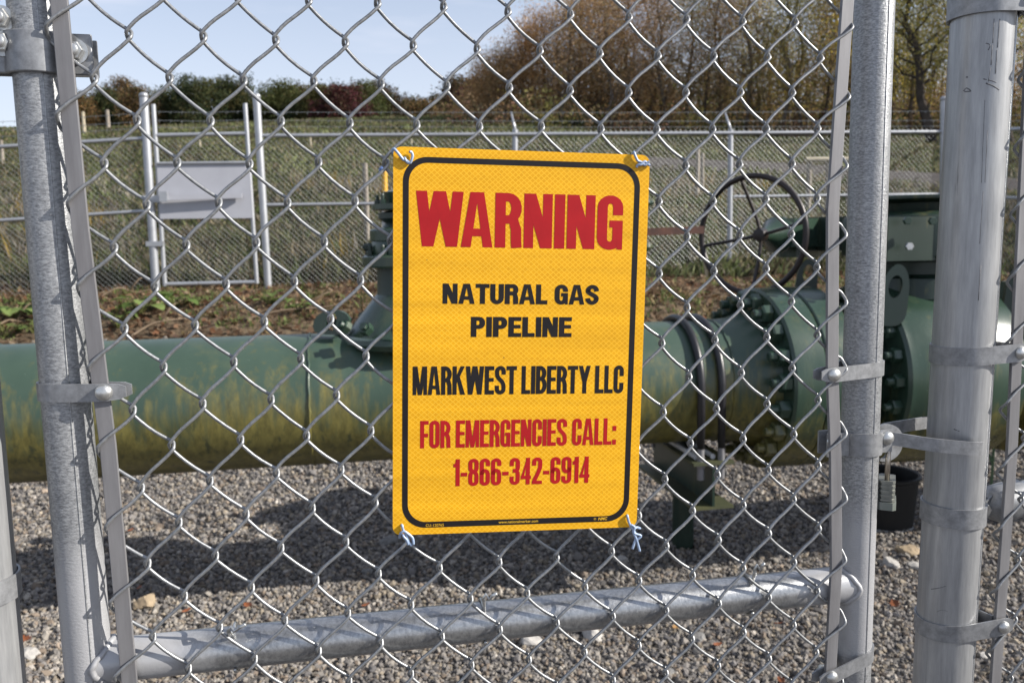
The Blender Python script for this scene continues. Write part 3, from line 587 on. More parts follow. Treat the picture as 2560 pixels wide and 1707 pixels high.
text('lettering', 'NATURAL GAS', -83.4, 83.6, 44.4, 65.4, 'black', tv=.27, th=.20, bw=.72, gap=.05, space=.34)
text('lettering', 'PIPELINE', -53.6, 54.6, 9.6, 30.9, 'black', tv=.27, th=.20, bw=.70, gap=.055)
text('lettering', 'MARKWEST LIBERTY LLC', -114, 113.8, -51.7, -21.4, 'black', tv=.165, th=.145, bw=.41, gap=.03, space=.16)
text('lettering', 'FOR EMERGENCIES CALL:', -106, 107.5, -108.8, -79.3, 'red', tv=.15, th=.135, bw=.375, gap=.03, space=.17)
text('lettering', '1-866-342-6914', -70.5, 78.8, -150.9, -121.4, 'red', tv=.145, th=.13, bw=.36, gap=.035, digits=True)
def small(body, xc, y, h, mat, bold=0.0, shear=0.0):
    cu = bpy.data.curves.new('print', 'FONT'); cu.body = body; cu.size = h/0.72; cu.align_x = 'CENTER'; cu.offset = bold; cu.shear = shear
    to = bpy.data.objects.new('print_src', cu); COL.objects.link(to); dg = bpy.context.evaluated_depsgraph_get(); me = bpy.data.meshes.new_from_object(to.evaluated_get(dg))
    bpy.data.objects.remove(to); V = [SP(xc + v.co.x, y + v.co.y, 0.20) for v in me.vertices]; F = [tuple(p.vertices) for p in me.polygons]; bpy.data.meshes.remove(me)
    mb = MB(); mb.add(V, F); mb.build('small_print', M[mat], sign)
small('CU-120765', -89.8, -194.6, 3.0, 'yink'); small('www.nationalmarker.com', 1.0, -193.6, 3.0, 'yink', 0.04); small('NMC', 95.0, -193.6, 3.2, 'yink', 0.12, 0.2); small('\u00a9', 86.5, -193.4, 2.6, 'yink')
# grommet holes' wire ties
M['tie'] = plain('blue_grey_tie_wire', (0.33, 0.42, 0.57), (0.24, 0.31, 0.44), 0.4, 0.1, 200)
def tie(label, strands):
    q = strands[0][0]; c = SP(*spx(q[0], q[1]), 0)
    t = thing('wire_tie', label, 'wire tie', c, 'blue grey wire ties at the sign corners')
    for st in strands:
        P = [SP(*spx(u, v, d), d*0.32+0.9 if d > 0 else d) for u, v, d in st]; mb = MB(); tube(mb, smooth(P, 5), 0.00145, 8); mb.build('strand', M['tie'], t, True)
tie('wire tie at the top left corner of the sign, ending in an open hook', [[(913, 362, -8), (902, 350, -1), (905, 342, 4), (915, 352, 6), (926, 366, 4), (932, 368, 3), (938, 372, 4), (942, 374, 4), (946, 366, 5), (948, 357, 5), (945, 349, 6), (941, 348, 9)], [(931, 362, -3), (930, 364, 3), (934, 371, 4), (941, 376, 3)]])
tie('wire tie at the top right corner of the sign, twisted sideways', [[(1448, 362, -12), (1455, 352, -2), (1457, 350, 3), (1461, 358, 5), (1466, 369, 4), (1474, 373, 3), (1482, 379, 5), (1490, 373, 6), (1494, 371, 7)], [(1462, 385, 1), (1466, 379, 3), (1474, 378, 6), (1482, 371, 4), (1488, 377, 3), (1494, 380, 4)]])
tie('wire tie at the bottom left corner of the sign, twisted in a stubby knot', [[(922, 1204, -2), (924, 1208, 3), (926, 1218, 4), (932, 1226, 5), (936, 1236, 3), (940, 1247, 3), (946, 1254, 4)], [(918, 1234, -4), (920, 1226, 3), (928, 1222, 6), (940, 1230, 6), (948, 1238, 6), (950, 1252, 6)], [(926, 1226, 3), (927, 1234, 6), (934, 1242, 7), (938, 1252, 5)]])
tie('wire tie at the bottom right corner of the sign, with long loose ends', [[(1440, 1182, -2), (1442, 1186, 3), (1445, 1198, 4), (1450, 1210, 3), (1457, 1220, 4), (1462, 1232, 3), (1458, 1248, 4), (1454, 1262, 5)], [(1470, 1213, -3), (1462, 1212, 4), (1456, 1222, 6), (1462, 1236, 6), (1467, 1252, 5), (1471, 1267, 5)], [(1450, 1206, 4), (1460, 1213, 7), (1458, 1226, 7), (1474, 1232, 6), (1466, 1240, 5), (1462, 1244, 3)]])

# ------------------------------------------------------------------ pipeline, valve, supports
PIPE_R = 0.305; AD = unit([1, 0.1875, 0]); AP = np.array([AD[1], -AD[0], 0])
def AX(t): return np.array([t, 4.05 + 0.1875*t, 0.769])
def green(name, base, dark, stain=(0.185, 0.160, 0.045), z0=0.80, z1=0.56, rough=0.38, amt=1.0):
    m, nt, n, l, P = newmat(name); P.inputs['Roughness'].default_value = rough; P.inputs['Specular IOR Level'].default_value = 0.5
    ge = n.new('ShaderNodeNewGeometry'); sx = n.new('ShaderNodeSeparateXYZ'); l.new(ge.outputs['Position'], sx.inputs[0])
    def nz(sc, st, det=5, ro=0.65):
        mp = n.new('ShaderNodeMapping'); mp.inputs['Scale'].default_value = st; l.new(ge.outputs['Position'], mp.inputs[0]); k = n.new('ShaderNodeTexNoise')
        k.inputs['Scale'].default_value = sc; k.inputs['Detail'].default_value = det; k.inputs['Roughness'].default_value = ro; l.new(mp.outputs[0], k.inputs[0]); return k.outputs[0]
    a = nz(3.0, (1, 1, 0.35)); b = nz(22.0, (1, 1, 0.12)); s = nz(34, (1, 1, 0.3), 6, 0.75)
    r = ramp(n, l, a, [(0.3, dark), (0.7, base)])
    hz = n.new('ShaderNodeMapRange'); hz.inputs['From Min'].default_value = z0; hz.inputs['From Max'].default_value = z1; hz.clamp = True; l.new(sx.outputs['Z'], hz.inputs[0])
    ad = n.new('ShaderNodeMath'); ad.operation = 'ADD'; l.new(hz.outputs[0], ad.inputs[0])
    nb = n.new('ShaderNodeMath'); nb.operation = 'MULTIPLY_ADD'; nb.inputs[1].default_value = 1.5; nb.inputs[2].default_value = -0.80; l.new(b, nb.inputs[0]); l.new(nb.outputs[0], ad.inputs[1])
    na = n.new('ShaderNodeMath'); na.operation = 'MULTIPLY_ADD'; na.inputs[1].default_value = 1.2; l.new(a, na.inputs[0]); na.inputs[2].default_value = -0.6; ad2 = n.new('ShaderNodeMath'); ad2.operation = 'ADD'; l.new(ad.outputs[0], ad2.inputs[0]); l.new(na.outputs[0], ad2.inputs[1])
    mr = ramp(n, l, ad2.outputs[0], [(0.12, (0, 0, 0)), (0.56, (amt*0.95, amt*0.95, amt*0.95))])
    st2 = ramp(n, l, s, [(0.35, tuple(x*0.45 for x in stain)), (0.65, stain)])
    c = mixc(n, l, mr.outputs[0], r.outputs[0], st2.outputs[0])
    dk = ramp(n, l, nz(26.0, (1, 1, 0.22), 6, 0.7), [(0.55, (0, 0, 0)), (0.64, (0.85, 0.85, 0.85))]); dm = n.new('ShaderNodeMath'); dm.operation = 'MULTIPLY'; l.new(dk.outputs[0], dm.inputs[0]); l.new(mr.outputs[0], dm.inputs[1])
    c = mixc(n, l, dm.outputs[0], c, (0.030, 0.040, 0.022))
    pale = ramp(n, l, nz(9.0, (1, 1, 0.06), 4, 0.6), [(0.56, (0, 0, 0)), (0.74, (0.35, 0.35, 0.35))]); c = mixc(n, l, pale.outputs[0], c, (0.105, 0.112, 0.052))
    ch = ramp(n, l, nz(160, (1, 1, 1), 2), [(0.74, (0, 0, 0)), (0.78, (0.6, 0.6, 0.6))]); c = mixc(n, l, ch.outputs[0], c, (0.30, 0.36, 0.33))
    l.new(c, P.inputs['Base Color'])
    rr = n.new('ShaderNodeMapRange'); rr.inputs['To Min'].default_value = rough-0.06; rr.inputs['To Max'].default_value = rough+0.2; l.new(a, rr.inputs[0]); l.new(rr.outputs[0], P.inputs['Roughness'])
    bump(n, l, s, 0.15, 0.002, P); return m
M['pipe'] = green('weathered_green_pipe', (0.047, 0.077, 0.055), (0.030, 0.054, 0.038), z0=1.00, z1=0.52, rough=0.30)
M['valve'] = green('green_valve_paint', (0.032, 0.058, 0.040), (0.018, 0.037, 0.025), z0=0.70, z1=0.42, rough=0.20, amt=0.8)
M['dkgreen'] = green('dark_green_paint', (0.010, 0.026, 0.017), (0.007, 0.019, 0.012), z0=-9, z1=-10, rough=0.36)  # paint of the gear parts; also stands for shade on closure and beam web
M['olive'] = plain('olive_stained_steel', (0.075, 0.072, 0.026), (0.030, 0.038, 0.018), 0.6, 0.0, 6)
M['rubber'] = plain('black_coated_bolt', (0.020, 0.019, 0.022), (0.012, 0.012, 0.014), 0.38, 0.0, 20)
M['wheel'] = plain('dark_handwheel', (0.016, 0.015, 0.018), (0.028, 0.018, 0.014), 0.4, 0.3, 9)
M['rust'] = plain('rusty_bar', (0.090, 0.035, 0.022), (0.045, 0.020, 0.015), 0.75, 0.2, 20)
M['white'] = plain('white_plastic', (0.55, 0.55, 0.55), (0.45, 0.45, 0.44), 0.45, 0.0, 12)
def eye(mb, O, ex, ez, w, h, hole, hz, t, k=28, foot=0.0):
    """lifting eye: rounded plate (axes ex, ez) with a hole"""
    ey = np.cross(ex, ez); th = np.linspace(0, 2*PI, k+1)[:-1]; out = []
    for a in th:
        c, s = math.cos(a), math.sin(a); x = w/2*np.sign(c)*abs(c)**(0.75 if s < 0 else 1); z = h/2*np.sign(s)*abs(s)**(0.6 if s < 0 else 1)
        if s < 0: x *= 1 + foot*(-s)
        out.append((x, z))
    ins = [(hole*math.cos(a), hz + hole*1.75*math.sin(a)) for a in th]; V = []
    for d in (-t/2, t/2): V += [O + ex*x + ez*z + ey*d for x, z in out + ins]
    F = []
    for i in range(k):
        j = (i+1) % k; F += [(2*k+i, 2*k+j, 3*k+j, 3*k+i), (j, i, k+i, k+j), (i, j, 2*k+j, 2*k+i), (k+j, k+i, 3*k+i, 3*k+j)]
    return mb.add(V, F)
def bolt_ring(parent, O, D, rc, nb, r, h, stud, mat, a0=0.0, name='bolt'):
    a, b, d = frame(D); mb = MB(); nut(mb, np.zeros(3), np.array([0, 0, 1.0]), r, h); lathe(mb, [(r*0.52, 0), (r*0.52, h+stud), (r*0.4, h+stud+0.006)], np.zeros(3), np.array([0, 0, 1.0]), 10)
    o = mb.build(name, M[mat], None, False); rot = Vector(d).to_track_quat('Z', 'Y').to_matrix().to_4x4(); off = OFF.get(parent.name, np.zeros(3)); first = True
    for k in range(nb):
        t = a0 + 2*PI*k/nb; p = O + (a*math.cos(t) + b*math.sin(t))*rc - off
        q = o if first else o.copy()
        if not first: COL.objects.link(q)
        first = False; q.parent = parent; q.matrix_parent_inverse = Matrix.Identity(4)
        q.matrix_local = Matrix.Translation(Vector(p)) @ rot @ Matrix.Rotation(k*1.3, 4, 'Z'); OFF[q.name] = off
TF = 1.245
pipe = thing('gas_pipe', 'long horizontal green gas pipe with olive stains behind the gate', 'pipe', AX(0) - ZV*PIPE_R)
mb = MB(); lathe(mb, [(PIPE_R, t) for t in np.linspace(-6, TF-0.22, 30)] + [(PIPE_R*1.03, TF-0.12), (PIPE_R*1.14, TF-0.02), (PIPE_R*1.16, TF+0.01)], AX(0), AD, 72); mb.build('pipe_run', M['pipe'], pipe, True, rad(40))
for t in (-2.30, -0.955, TF-0.225):
    P = [AX(0) + AD*t + (ZV*math.cos(a) + AP*math.sin(a))*(PIPE_R+0.001) + AD*RNG.normal(0, 0.002) for a in np.linspace(0, 2*PI, 81)[:-1]]
    mb = MB(); tube(mb, P, 0.009 if t < -2 else 0.006, 6, closed=True); mb.build('weld_bead', M['pipe'], pipe, True)
RF = 0.462
mb = MB(); O = AX(0) + AD*TF; lathe(mb, [(PIPE_R*1.12, 0.0), (RF-0.012, 0.0), (RF, 0.012), (RF, 0.160), (RF-0.006, 0.168), (0.30, 0.168)], O, AD, 72); fl = mb.build('flange', M['valve'], pipe, True, rad(35))
bolt_ring(fl, O, -AD, RF-0.060, 20, 0.046, 0.052, 0.034, 'valve', 0.1)

valve = thing('ball_valve', 'big dark green flanged valve with handwheel behind the right post', 'valve', AX(2.13) - ZV*0.45)
mb = MB(); O2 = AX(0) + AD*(TF+0.174)
lathe(mb, [(0.30, 0), (RF-0.006, 0.0), (RF, 0.008), (RF, 0.150), (RF-0.012, 0.165), (0.36, 0.170)], O2, AD, 72); f2 = mb.build('flange', M['valve'], valve, True, rad(35))
bolt_ring(f2, O2 + AD*0.165, AD, RF-0.060, 20, 0.036, 0.045, 0.03, 'dkgreen', 0.1)
TB = 1.80
mb = MB(); lathe(mb, [(0.36, 0), (0.33, 0.03), (0.33, TB*1.0174-TF-0.339)], O2 + AD*0.165, AD, 64); mb.build('closure', M['dkgreen'], valve, True, rad(40))  # dark green puts the shadow of the gap into the closure's colour
OB = AX(0) + AD*(TB*1.0174)
mb = MB(); lathe(mb, [(0.36, 0), (0.455, 0.0), (0.470, 0.015), (0.470, 0.05), (0.478, 0.09), (0.485, 0.30), (0.478, 0.52), (0.470, 0.56), (0.470, 0.64), (0.455, 0.655), (0.36, 0.655)], OB, AD, 80); bd = mb.build('valve_body', M['valve'], valve, True, rad(35))
bolt_ring(bd, OB, -AD, 0.405, 20, 0.038, 0.046, 0.03, 'valve', 0.05)
mb = MB(); lathe(mb, [(0.36, 0.655), (0.33, 0.70), (0.33, 0.86), (RF, 0.87), (RF, 1.21), (0.36, 1.22), (PIPE_R, 1.45), (PIPE_R, 5)], OB, AD, 64); mb.build('closure', M['pipe'], valve, True, rad(35))
ST = AX(2.13)
mb = MB(); lathe(mb, [(0.30, 0.40), (0.28, 0.50), (0.22, 0.52), (0.22, 0.58), (0.27, 0.59), (0.27, 0.615)], ST, ZV, 48); mb.build('bonnet', M['dkgreen'], valve, True, rad(35))
GX = unit([0.72, 0.69, 0]); GY = np.cross(ZV, GX)
# gear arm and handwheel
WC = at(1725.6, 540, 4.47); HB = WC + GX*0.095
mb = MB(); lathe(mb, [(0.345, 0.605), (0.36, 0.615), (0.36, 0.80), (0.35, 0.815), (0.30, 0.83), (0.29, 0.835), (0.16, 0.84)], ST, ZV, 64)
e_ = HB + GX*0.62; q_ = ST + ZV*0.73 - AP*0.12; dd_ = unit((q_-e_)*[1, 1, 0]); boxo(mb, (e_+q_)/2*[1, 1, 0] + ZV*(q_[2]), dd_, np.cross(ZV, dd_), ZV, float(np.linalg.norm((q_-e_)*[1, 1, 0])), 0.24, 0.19); boxo(mb, ST + ZV*0.70 - AD*0.26 + AP*0.20, AD, AP, ZV, 0.26, 0.26, 0.21); gb = mb.build('gearbox', M['dkgreen'], valve, True, rad(35))
for (u, v) in ((2082, 507), (2086, 566), (2140, 508)):
    q = at(u, v, 4.03); mb = MB(); nut(mb, q, -GX*0.3 + AP*0.9, 0.02, 0.022); mb.build('bolt', M['bolt'] if v > 550 else M['valve'], gb)
mb = MB(); lathe(mb, [(0.15, 0.835), (0.16, 0.88), (0.30, 0.893), (0.31, 0.898), (0.31, 0.912), (0.29, 0.916), (1e-6, 0.918)], ST, ZV, 56); mb.build('stem_cap', M['dkgreen'], valve, True, rad(35))
mb = MB(); lathe(mb, [(0.020, -0.01), (0.032, 0.0), (0.036, 0.05), (0.062, 0.10), (0.085, 0.15), (0.100, 0.17), (0.100, 0.19), (0.092, 0.195)], HB, GX, 40)
boxo(mb, HB + GX*0.50 + ZV*0.012, GX, GY, ZV, 0.66, 0.175, 0.150, bev=0.03); boxo(mb, HB + GX*0.50 - ZV*0.062, GX, GY, ZV, 0.64, 0.225, 0.012); boxo(mb, HB + GX*0.55 - ZV*0.098, GX, GY, ZV, 0.5, 0.16, 0.06, bev=0.03)
mb.build('gear_arm', M['valve'], valve, True, rad(30))
wx_, wy_ = np.cross(GX, ZV), ZV; RWH = 0.307
wh = MB(); tube(wh, [WC + (wx_*math.cos(a) + wy_*math.sin(a))*RWH for a in np.linspace(0, 2*PI, 73)[:-1]], 0.0155, 12, closed=True); wheel = wh.build('handwheel', M['wheel'], valve, True)
wx_ = -wx_ if (wx_@RT) < 0 else wx_
for a in np.radians((103, 191, 272, 12)):
    e = wx_*math.cos(a) + wy_*math.sin(a); mb = MB(); tube(mb, smooth([HB + e*0.03, HB + e*0.10 - GX*0.012, WC + e*(RWH-0.03) + GX*0.010, WC + e*RWH], 4), 0.0095, 8); mb.build('spoke', M['wheel'], wheel, True)
mb = MB(); lathe(mb, [(0.016, -0.028), (0.034, -0.024), (0.036, 0.024), (0.02, 0.03)], HB, GX, 20); mb.build('hub', M['wheel'], wheel, True, rad(35))
for (u, v, Y, w, h, m_) in ((2052, 678, 4.05, 0.130, 0.30, 'valve'), (1853, 640, 4.62, 0.11, 0.22, 'dkgreen'), (2340, 670, 4.25, 0.13, 0.28, 'dkgreen')):
    mb = MB(); eye(mb, at(u, v, Y), unit(AP*0.35 + AD*0.9), unit(ZV*1.0 + AD*0.12), w, h, w*0.24, h*0.14, 0.034, foot=0.25); mb.build('lifting_eye', M[m_], valve, True, rad(35))

# small vertical valve standing on the pipe, half hidden by the sign
V0 = AX(-0.484); sv = thing('vertical_valve', 'green stacked vertical valve on the pipe, half hidden by the sign', 'valve', V0 + ZV*PIPE_R)
mb = MB(); lathe(mb, [(0.315, 0.245), (0.33, 0.270), (0.325, 0.292), (0.30, 0.300), (0.26, 0.345), (0.20, 0.42), (0.155, 0.475), (0.150, 0.48)], V0, ZV, 56); sd = mb.build('saddle', M['valve'], sv, True, rad(30))
for a in np.linspace(0, 2*PI, 15)[:-1]:
    d = AD*math.cos(a) + AP*math.sin(a); q = V0 + d*0.315 + ZV*(0.335); mb = MB(); nut(mb, q, unit(d*0.8 + ZV*0.55), 0.031, 0.034); lathe(mb, [(0.017, 0), (0.017, 0.05)], q, unit(d*0.8 + ZV*0.55), 10); mb.build('bolt', M['valve'], sd)
for s in (-1, 1):
    mb = MB(); eye(mb, V0 + AD*s*0.355 + ZV*0.365 + AP*0.09, -AD*s*0.94 + AP*0.3, unit(ZV - AD*s*0.2), 0.17, 0.115, 0.024, 0.0, 0.026); mb.build('lifting_eye', M['valve'], sv, True, rad(35))
def stack(prof, name, mat='valve', n=40):
    mb = MB(); lathe(mb, prof, V0, ZV, n); return mb.build(name, M[mat], sv, True, rad(30))
stack([(0.150, 0.475), (0.145, 0.50), (0.145, 0.605)], 'neck', 'dkgreen')
f = stack([(0.14, 0.605), (0.205, 0.607), (0.21, 0.615), (0.21, 0.655), (0.20, 0.662), (0.17, 0.668)], 'flange'); bolt_ring(f, V0 + ZV*0.662, ZV, 0.183, 12, 0.018, 0.022, 0.02, 'dkgreen')
bb = stack([(0.17, 0.666), (0.172, 0.70), (0.165, 0.725), (0.172, 0.73), (0.172, 0.775), (0.165, 0.782), (0.12, 0.79)], 'valve_body'); bolt_ring(bb, V0 + ZV*0.70, -AD, 0.0, 1, 0.02, 0.2, 0.0, 'dkgreen')
stack([(0.115, 0.787), (0.10, 0.81), (0.13, 0.83), (0.13, 0.855), (0.09, 0.865)], 'bonnet', 'dkgreen')
f = stack([(0.155, 0.868), (0.158, 0.872), (0.158, 0.895), (0.10, 0.898)], 'top_flange'); bolt_ring(f, V0 + ZV*0.895, ZV, 0.132, 8, 0.016, 0.02, 0.02, 'dkgreen')
stack([(0.10, 0.896), (0.105, 0.93), (0.11, 0.95), (0.09, 0.955), (0.07, 0.958)], 'stem_housing')
# slim vent valve on the pipe, hidden by the sign but for its yoke rods' nuts and the rusty lever
V1 = AX(0.47) - AP*0.10; rv = thing('vent_valve', 'green vent valve with a rusty flat lever, peeping out right of the sign', 'valve', V1 + ZV*0.29)
mb = MB(); lathe(mb, [(0.09, 0.24), (0.085, 0.42), (0.13, 0.43), (0.13, 0.47), (0.085, 0.48), (0.095, 0.56), (0.085, 0.64), (0.13, 0.65), (0.13, 0.69), (0.06, 0.70), (0.055, 0.93), (0.01, 0.94)], V1, ZV, 32); ro = mb.build('valve_body', M['dkgreen'], rv, True, rad(30))
bolt_ring(ro, V1 + ZV*0.47, ZV, 0.11, 8, 0.014, 0.016, 0.02, 'valve', 0.2)
for (v) in (466, 568):
    q = at(1479, v, V1[1]+0.06); mb = MB(); tube(mb, [np.array([V1[0], V1[1], q[2]]), q + AD*0.045], 0.013, 10); nut(mb, q, AD, 0.024, 0.026); mb.build('yoke_rod', M['valve'], rv, True, rad(35))
b = at(1616, 528, V1[1]+0.12); a = np.array([V1[0], V1[1], b[2]-0.012]); mb = MB(); boxo(mb, (a+b)/2, unit(b-a), np.cross(unit(b-a), ZV), ZV, float(np.linalg.norm(b-a)), 0.014, 0.038); mb.build('lever', M['rust'], rv)

# pipe support: post, I-beam, two coated U-bolts, white rods
TS = 0.879; BC = AX(TS); sp_ = thing('pipe_support', 'dark green I-beam pipe support on a post with black U-bolts', 'pipe support', (0.835, 4.06, 0))
ZT = 0.438; bl = 0.80; bc = BC + AP*(-0.04); bc = np.array([bc[0], bc[1], 0]); mb = MB()
for z in (ZT-0.007, ZT-0.222):
    mb = MB(); boxo(mb, bc + ZV*z, AP, AD, ZV, bl, 0.205, 0.014)
    if z > 0.3: mb.build('beam_flange', M['olive'], sp_)
mb.build('beam_flange', M['olive'], sp_); mb = MB(); boxo(mb, bc + ZV*(ZT-0.1145), AP, AD, ZV, bl-0.004, 0.012, 0.2005); mb.build('beam_web', M['dkgreen'], sp_)  # web coloured darker than the flanges to stand for its shaded side
mb = MB(); pb = onz(1568, 1255)*[1, 1, 0]; lathe(mb, [(0.060, -0.5), (0.060, ZT-0.232)], pb, ZV, 32); mb.build('post', M['dkgreen'], sp_, True, rad(40))
for s in (-0.052, 0.052):
    c = AX(TS) + AD*s; rr = PIPE_R + 0.017; P = [c + AP*rr + ZV*(ZT-0.08-0.769), c + AP*rr + ZV*(ZT+0.06-0.769)] + [c + AP*rr*math.cos(a) + ZV*rr*math.sin(a) for a in np.linspace(0, PI, 41)] + [c - AP*rr + ZV*(ZT+0.06-0.769), c - AP*rr + ZV*(ZT-0.08-0.769)]
    mb = MB(); tube(mb, P[1:-1], 0.0190, 12); ub = mb.build('u_bolt', M['rubber'], sp_, True)
    for k in (1, -1):
        mb = MB(); q = c + AP*rr*k; tube(mb, [q + ZV*(ZT+0.10-0.769), q + ZV*(ZT-0.09-0.769)], 0.0175 if k == 1 else 0.012, 12); nut(mb, q + ZV*(ZT-0.014-0.769), -ZV, 0.022, 0.022); mb.build('thread', M['bar'], ub, True, rad(35))
for s in (-0.085, 0.0):
    c = BC + AD*(s + 0.02); mb = MB(); tube(mb, [np.array([c[0], c[1], ZT+0.0125]) + AP*0.30, np.array([c[0], c[1], ZT+0.0125]) - AP*0.3], 0.0125, 14); mb.build('pad_rod', M['white'], sp_, True, rad(40))
# black tub behind the padlock
tb = onz(2052, 1226); tub = thing('plastic_tub', 'black plastic tub on the gravel behind the padlock', 'tub', tb + np.array([0, 0.17, 0]))
M['tub'] = plain('black_plastic', (0.003, 0.003, 0.0035), (0.002, 0.002, 0.002), 0.6, 0, 12)
tc_ = tb + np.array([0.02, 0.18, 0]); mb = MB(); lathe(mb, [(0.001, 0.012), (0.165, 0.012), (0.185, 0.29), (0.20, 0.30), (0.20, 0.315), (0.192, 0.322), (0.180, 0.315), (0.16, 0.02), (0.001, 0.02)], tc_, ZV, 40); mb.build('tub_wall', M['tub'], tub, True, rad(40))
mb = MB(); lathe(mb, [(0.158, 0.0), (0.172, 0.0), (0.174, 0.012), (0.160, 0.012)], tc_, ZV, 40); mb.build('base_ring', M['white'], tub, True, rad(40))
M['stake'] = plain('green_stake_paint', (0.08, 0.14, 0.07), (0.055, 0.10, 0.05), 0.5)
sk = at(2277, 1095, 5.0); mb = MB(); tube(mb, smooth([np.array([sk[0], sk[1], -0.28]), np.array([sk[0]+0.005, sk[1], 0.22]), at(2279, 1060, 5.0), at(2272, 1043, 5.0)]), 0.008, 8); tag(mb.build('garden_stake', M['stake'], None, True), 'thin green stake on the gravel right of the thick post', 'stake')

# ------------------------------------------------------------------ terrain
def sst(a, b, x): t = np.clip((x-a)/(b-a), 0, 1); return t*t*(3-2*t)
def wob(x, y): return 0.5*np.sin(x*0.9+1.3)*np.cos(y*0.7) + 0.3*np.sin(x*2.1+y*1.7) + 0.2*np.sin(x*4.3-y*3.1)
def gz(x, y):
    x = np.asarray(x, float); y = np.asarray(y, float)
    z = GZ0 + 0.97*sst(5.2, 9.4, y) + 0.23*sst(8.0, 11.0, y)
    far = np.clip(y-10.8, 0, None); a_ = x/np.maximum(y, 1.0); z = z + (0.173 - 0.015*sst(-0.05, 0.25, a_))*far - (1-sst(-0.12, 0.05, a_))*0.0040*np.clip(y-66, 0, 60)**2
    z = z + 0.03*wob(x, y)*sst(7, 11, y) + np.clip(far, 0, 40)*0.006*np.sin(x*0.11+2.2)
    return z
m, nt, n, l, P = newmat('yard_and_field'); P.inputs['Roughness'].default_value = 0.95; P.inputs['Specular IOR Level'].default_value = 0.1
ge = n.new('ShaderNodeNewGeometry'); sx = n.new('ShaderNodeSeparateXYZ'); l.new(ge.outputs['Position'], sx.inputs[0])
def gnoise(sc, det=5, ro=0.6, st=(1, 1, 1)):
    mp = n.new('ShaderNodeMapping'); mp.inputs['Scale'].default_value = st; l.new(ge.outputs['Position'], mp.inputs[0]); k = n.new('ShaderNodeTexNoise'); k.inputs['Scale'].default_value = sc
    k.inputs['Detail'].default_value = det; k.inputs['Roughness'].default_value = ro; l.new(mp.outputs[0], k.inputs[0]); return k.outputs[0]
big, fine, mid = gnoise(0.25), gnoise(9.0), gnoise(1.6)
grav = ramp(n, l, gnoise(45), [(0.3, (0.05, 0.046, 0.044)), (0.7, (0.15, 0.14, 0.13))])
soil = ramp(n, l, fine, [(0.25, (0.040, 0.030, 0.022)), (0.5, (0.11, 0.080, 0.052)), (0.75, (0.19, 0.145, 0.09))])
grass = ramp(n, l, mid, [(0.25, (0.042, 0.047, 0.018)), (0.5, (0.064, 0.070, 0.028)), (0.8, (0.110, 0.095, 0.050))])
gr2 = ramp(n, l, big, [(0.3, (0.75, 0.8, 0.7)), (0.7, (1.1, 1.05, 1.0))]); mg = n.new('ShaderNodeMix'); mg.data_type = 'RGBA'; mg.blend_type = 'MULTIPLY'; mg.inputs[0].default_value = 1; l.new(grass.outputs[0], mg.inputs[6]); l.new(gr2.outputs[0], mg.inputs[7])
def edge(y0, y1):
    ad = n.new('ShaderNodeMath'); ad.operation = 'MULTIPLY_ADD'; ad.inputs[1].default_value = 2.0; l.new(mid, ad.inputs[0]); l.new(sx.outputs['Y'], ad.inputs[2])
    r = n.new('ShaderNodeMapRange'); r.inputs['From Min'].default_value = y0+1.0; r.inputs['From Max'].default_value = y1+1.0; l.new(ad.outputs[0], r.inputs[0]); return r.outputs[0]
c = mixc(n, l, edge(7.0, 7.8), grav.outputs[0], soil.outputs[0]); c = mixc(n, l, edge(10.4, 12.5), c, mg.outputs[2]); l.new(c, P.inputs['Base Color']); bump(n, l, fine, 0.6, 0.04, P)
M['ground'] = m
ys = np.concatenate([np.linspace(-6, 12, 91), np.linspace(12.4, 60, 90), np.linspace(61, 110, 50), [125, 150, 200, 300]]); xs = np.concatenate([[-260, -180, -120], np.linspace(-80, 80, 161), [120, 180, 260]])
XX, YY = np.meshgrid(xs, ys); ZZ = gz(XX, YY); V = np.stack([XX, YY, ZZ], -1).reshape(-1, 3); a, b = len(ys), len(xs)
idx = np.arange(a*b).reshape(a, b); F = np.stack([idx[:-1, :-1], idx[:-1, 1:], idx[1:, 1:], idx[1:, :-1]], -1).reshape(-1, 4)
tag(bulk('ground', V, F, M['ground'], None, True), 'gravel yard rising into a grassy hillside', 'ground', kind='structure')
# the track across the hillside on the right
M['road'] = plain('grey_track', (0.078, 0.068, 0.062), (0.048, 0.043, 0.042), 0.95, 0, 3, 0.1)
L0 = [at(1440, 352, 29.5), at(1600, 354, 29), at(1780, 362, 27.5), at(1960, 378, 25), at(2200, 398, 22.5), at(2500, 425, 20)]
P_ = smooth(np.array(L0), 8); mb = MB(); V = []
for i, p in enumerate(P_):
    for w in (-2.6, -1.3, 0, 1.3, 2.6): x, y = p[0] + 0.35*w, p[1] + 0.94*w; V.append((x, y, float(gz(x, y)) + 0.05 + 0.05*(1-abs(w)/2.6)))
mb.add(V, [(i*5+k, i*5+k+1, i*5+k+6, i*5+k+5) for i in range(len(P_)-1) for k in range(4)]); tag(mb.build('track', M['road'], None, True), 'grey dirt track crossing the hillside on the right', 'track', kind='structure')

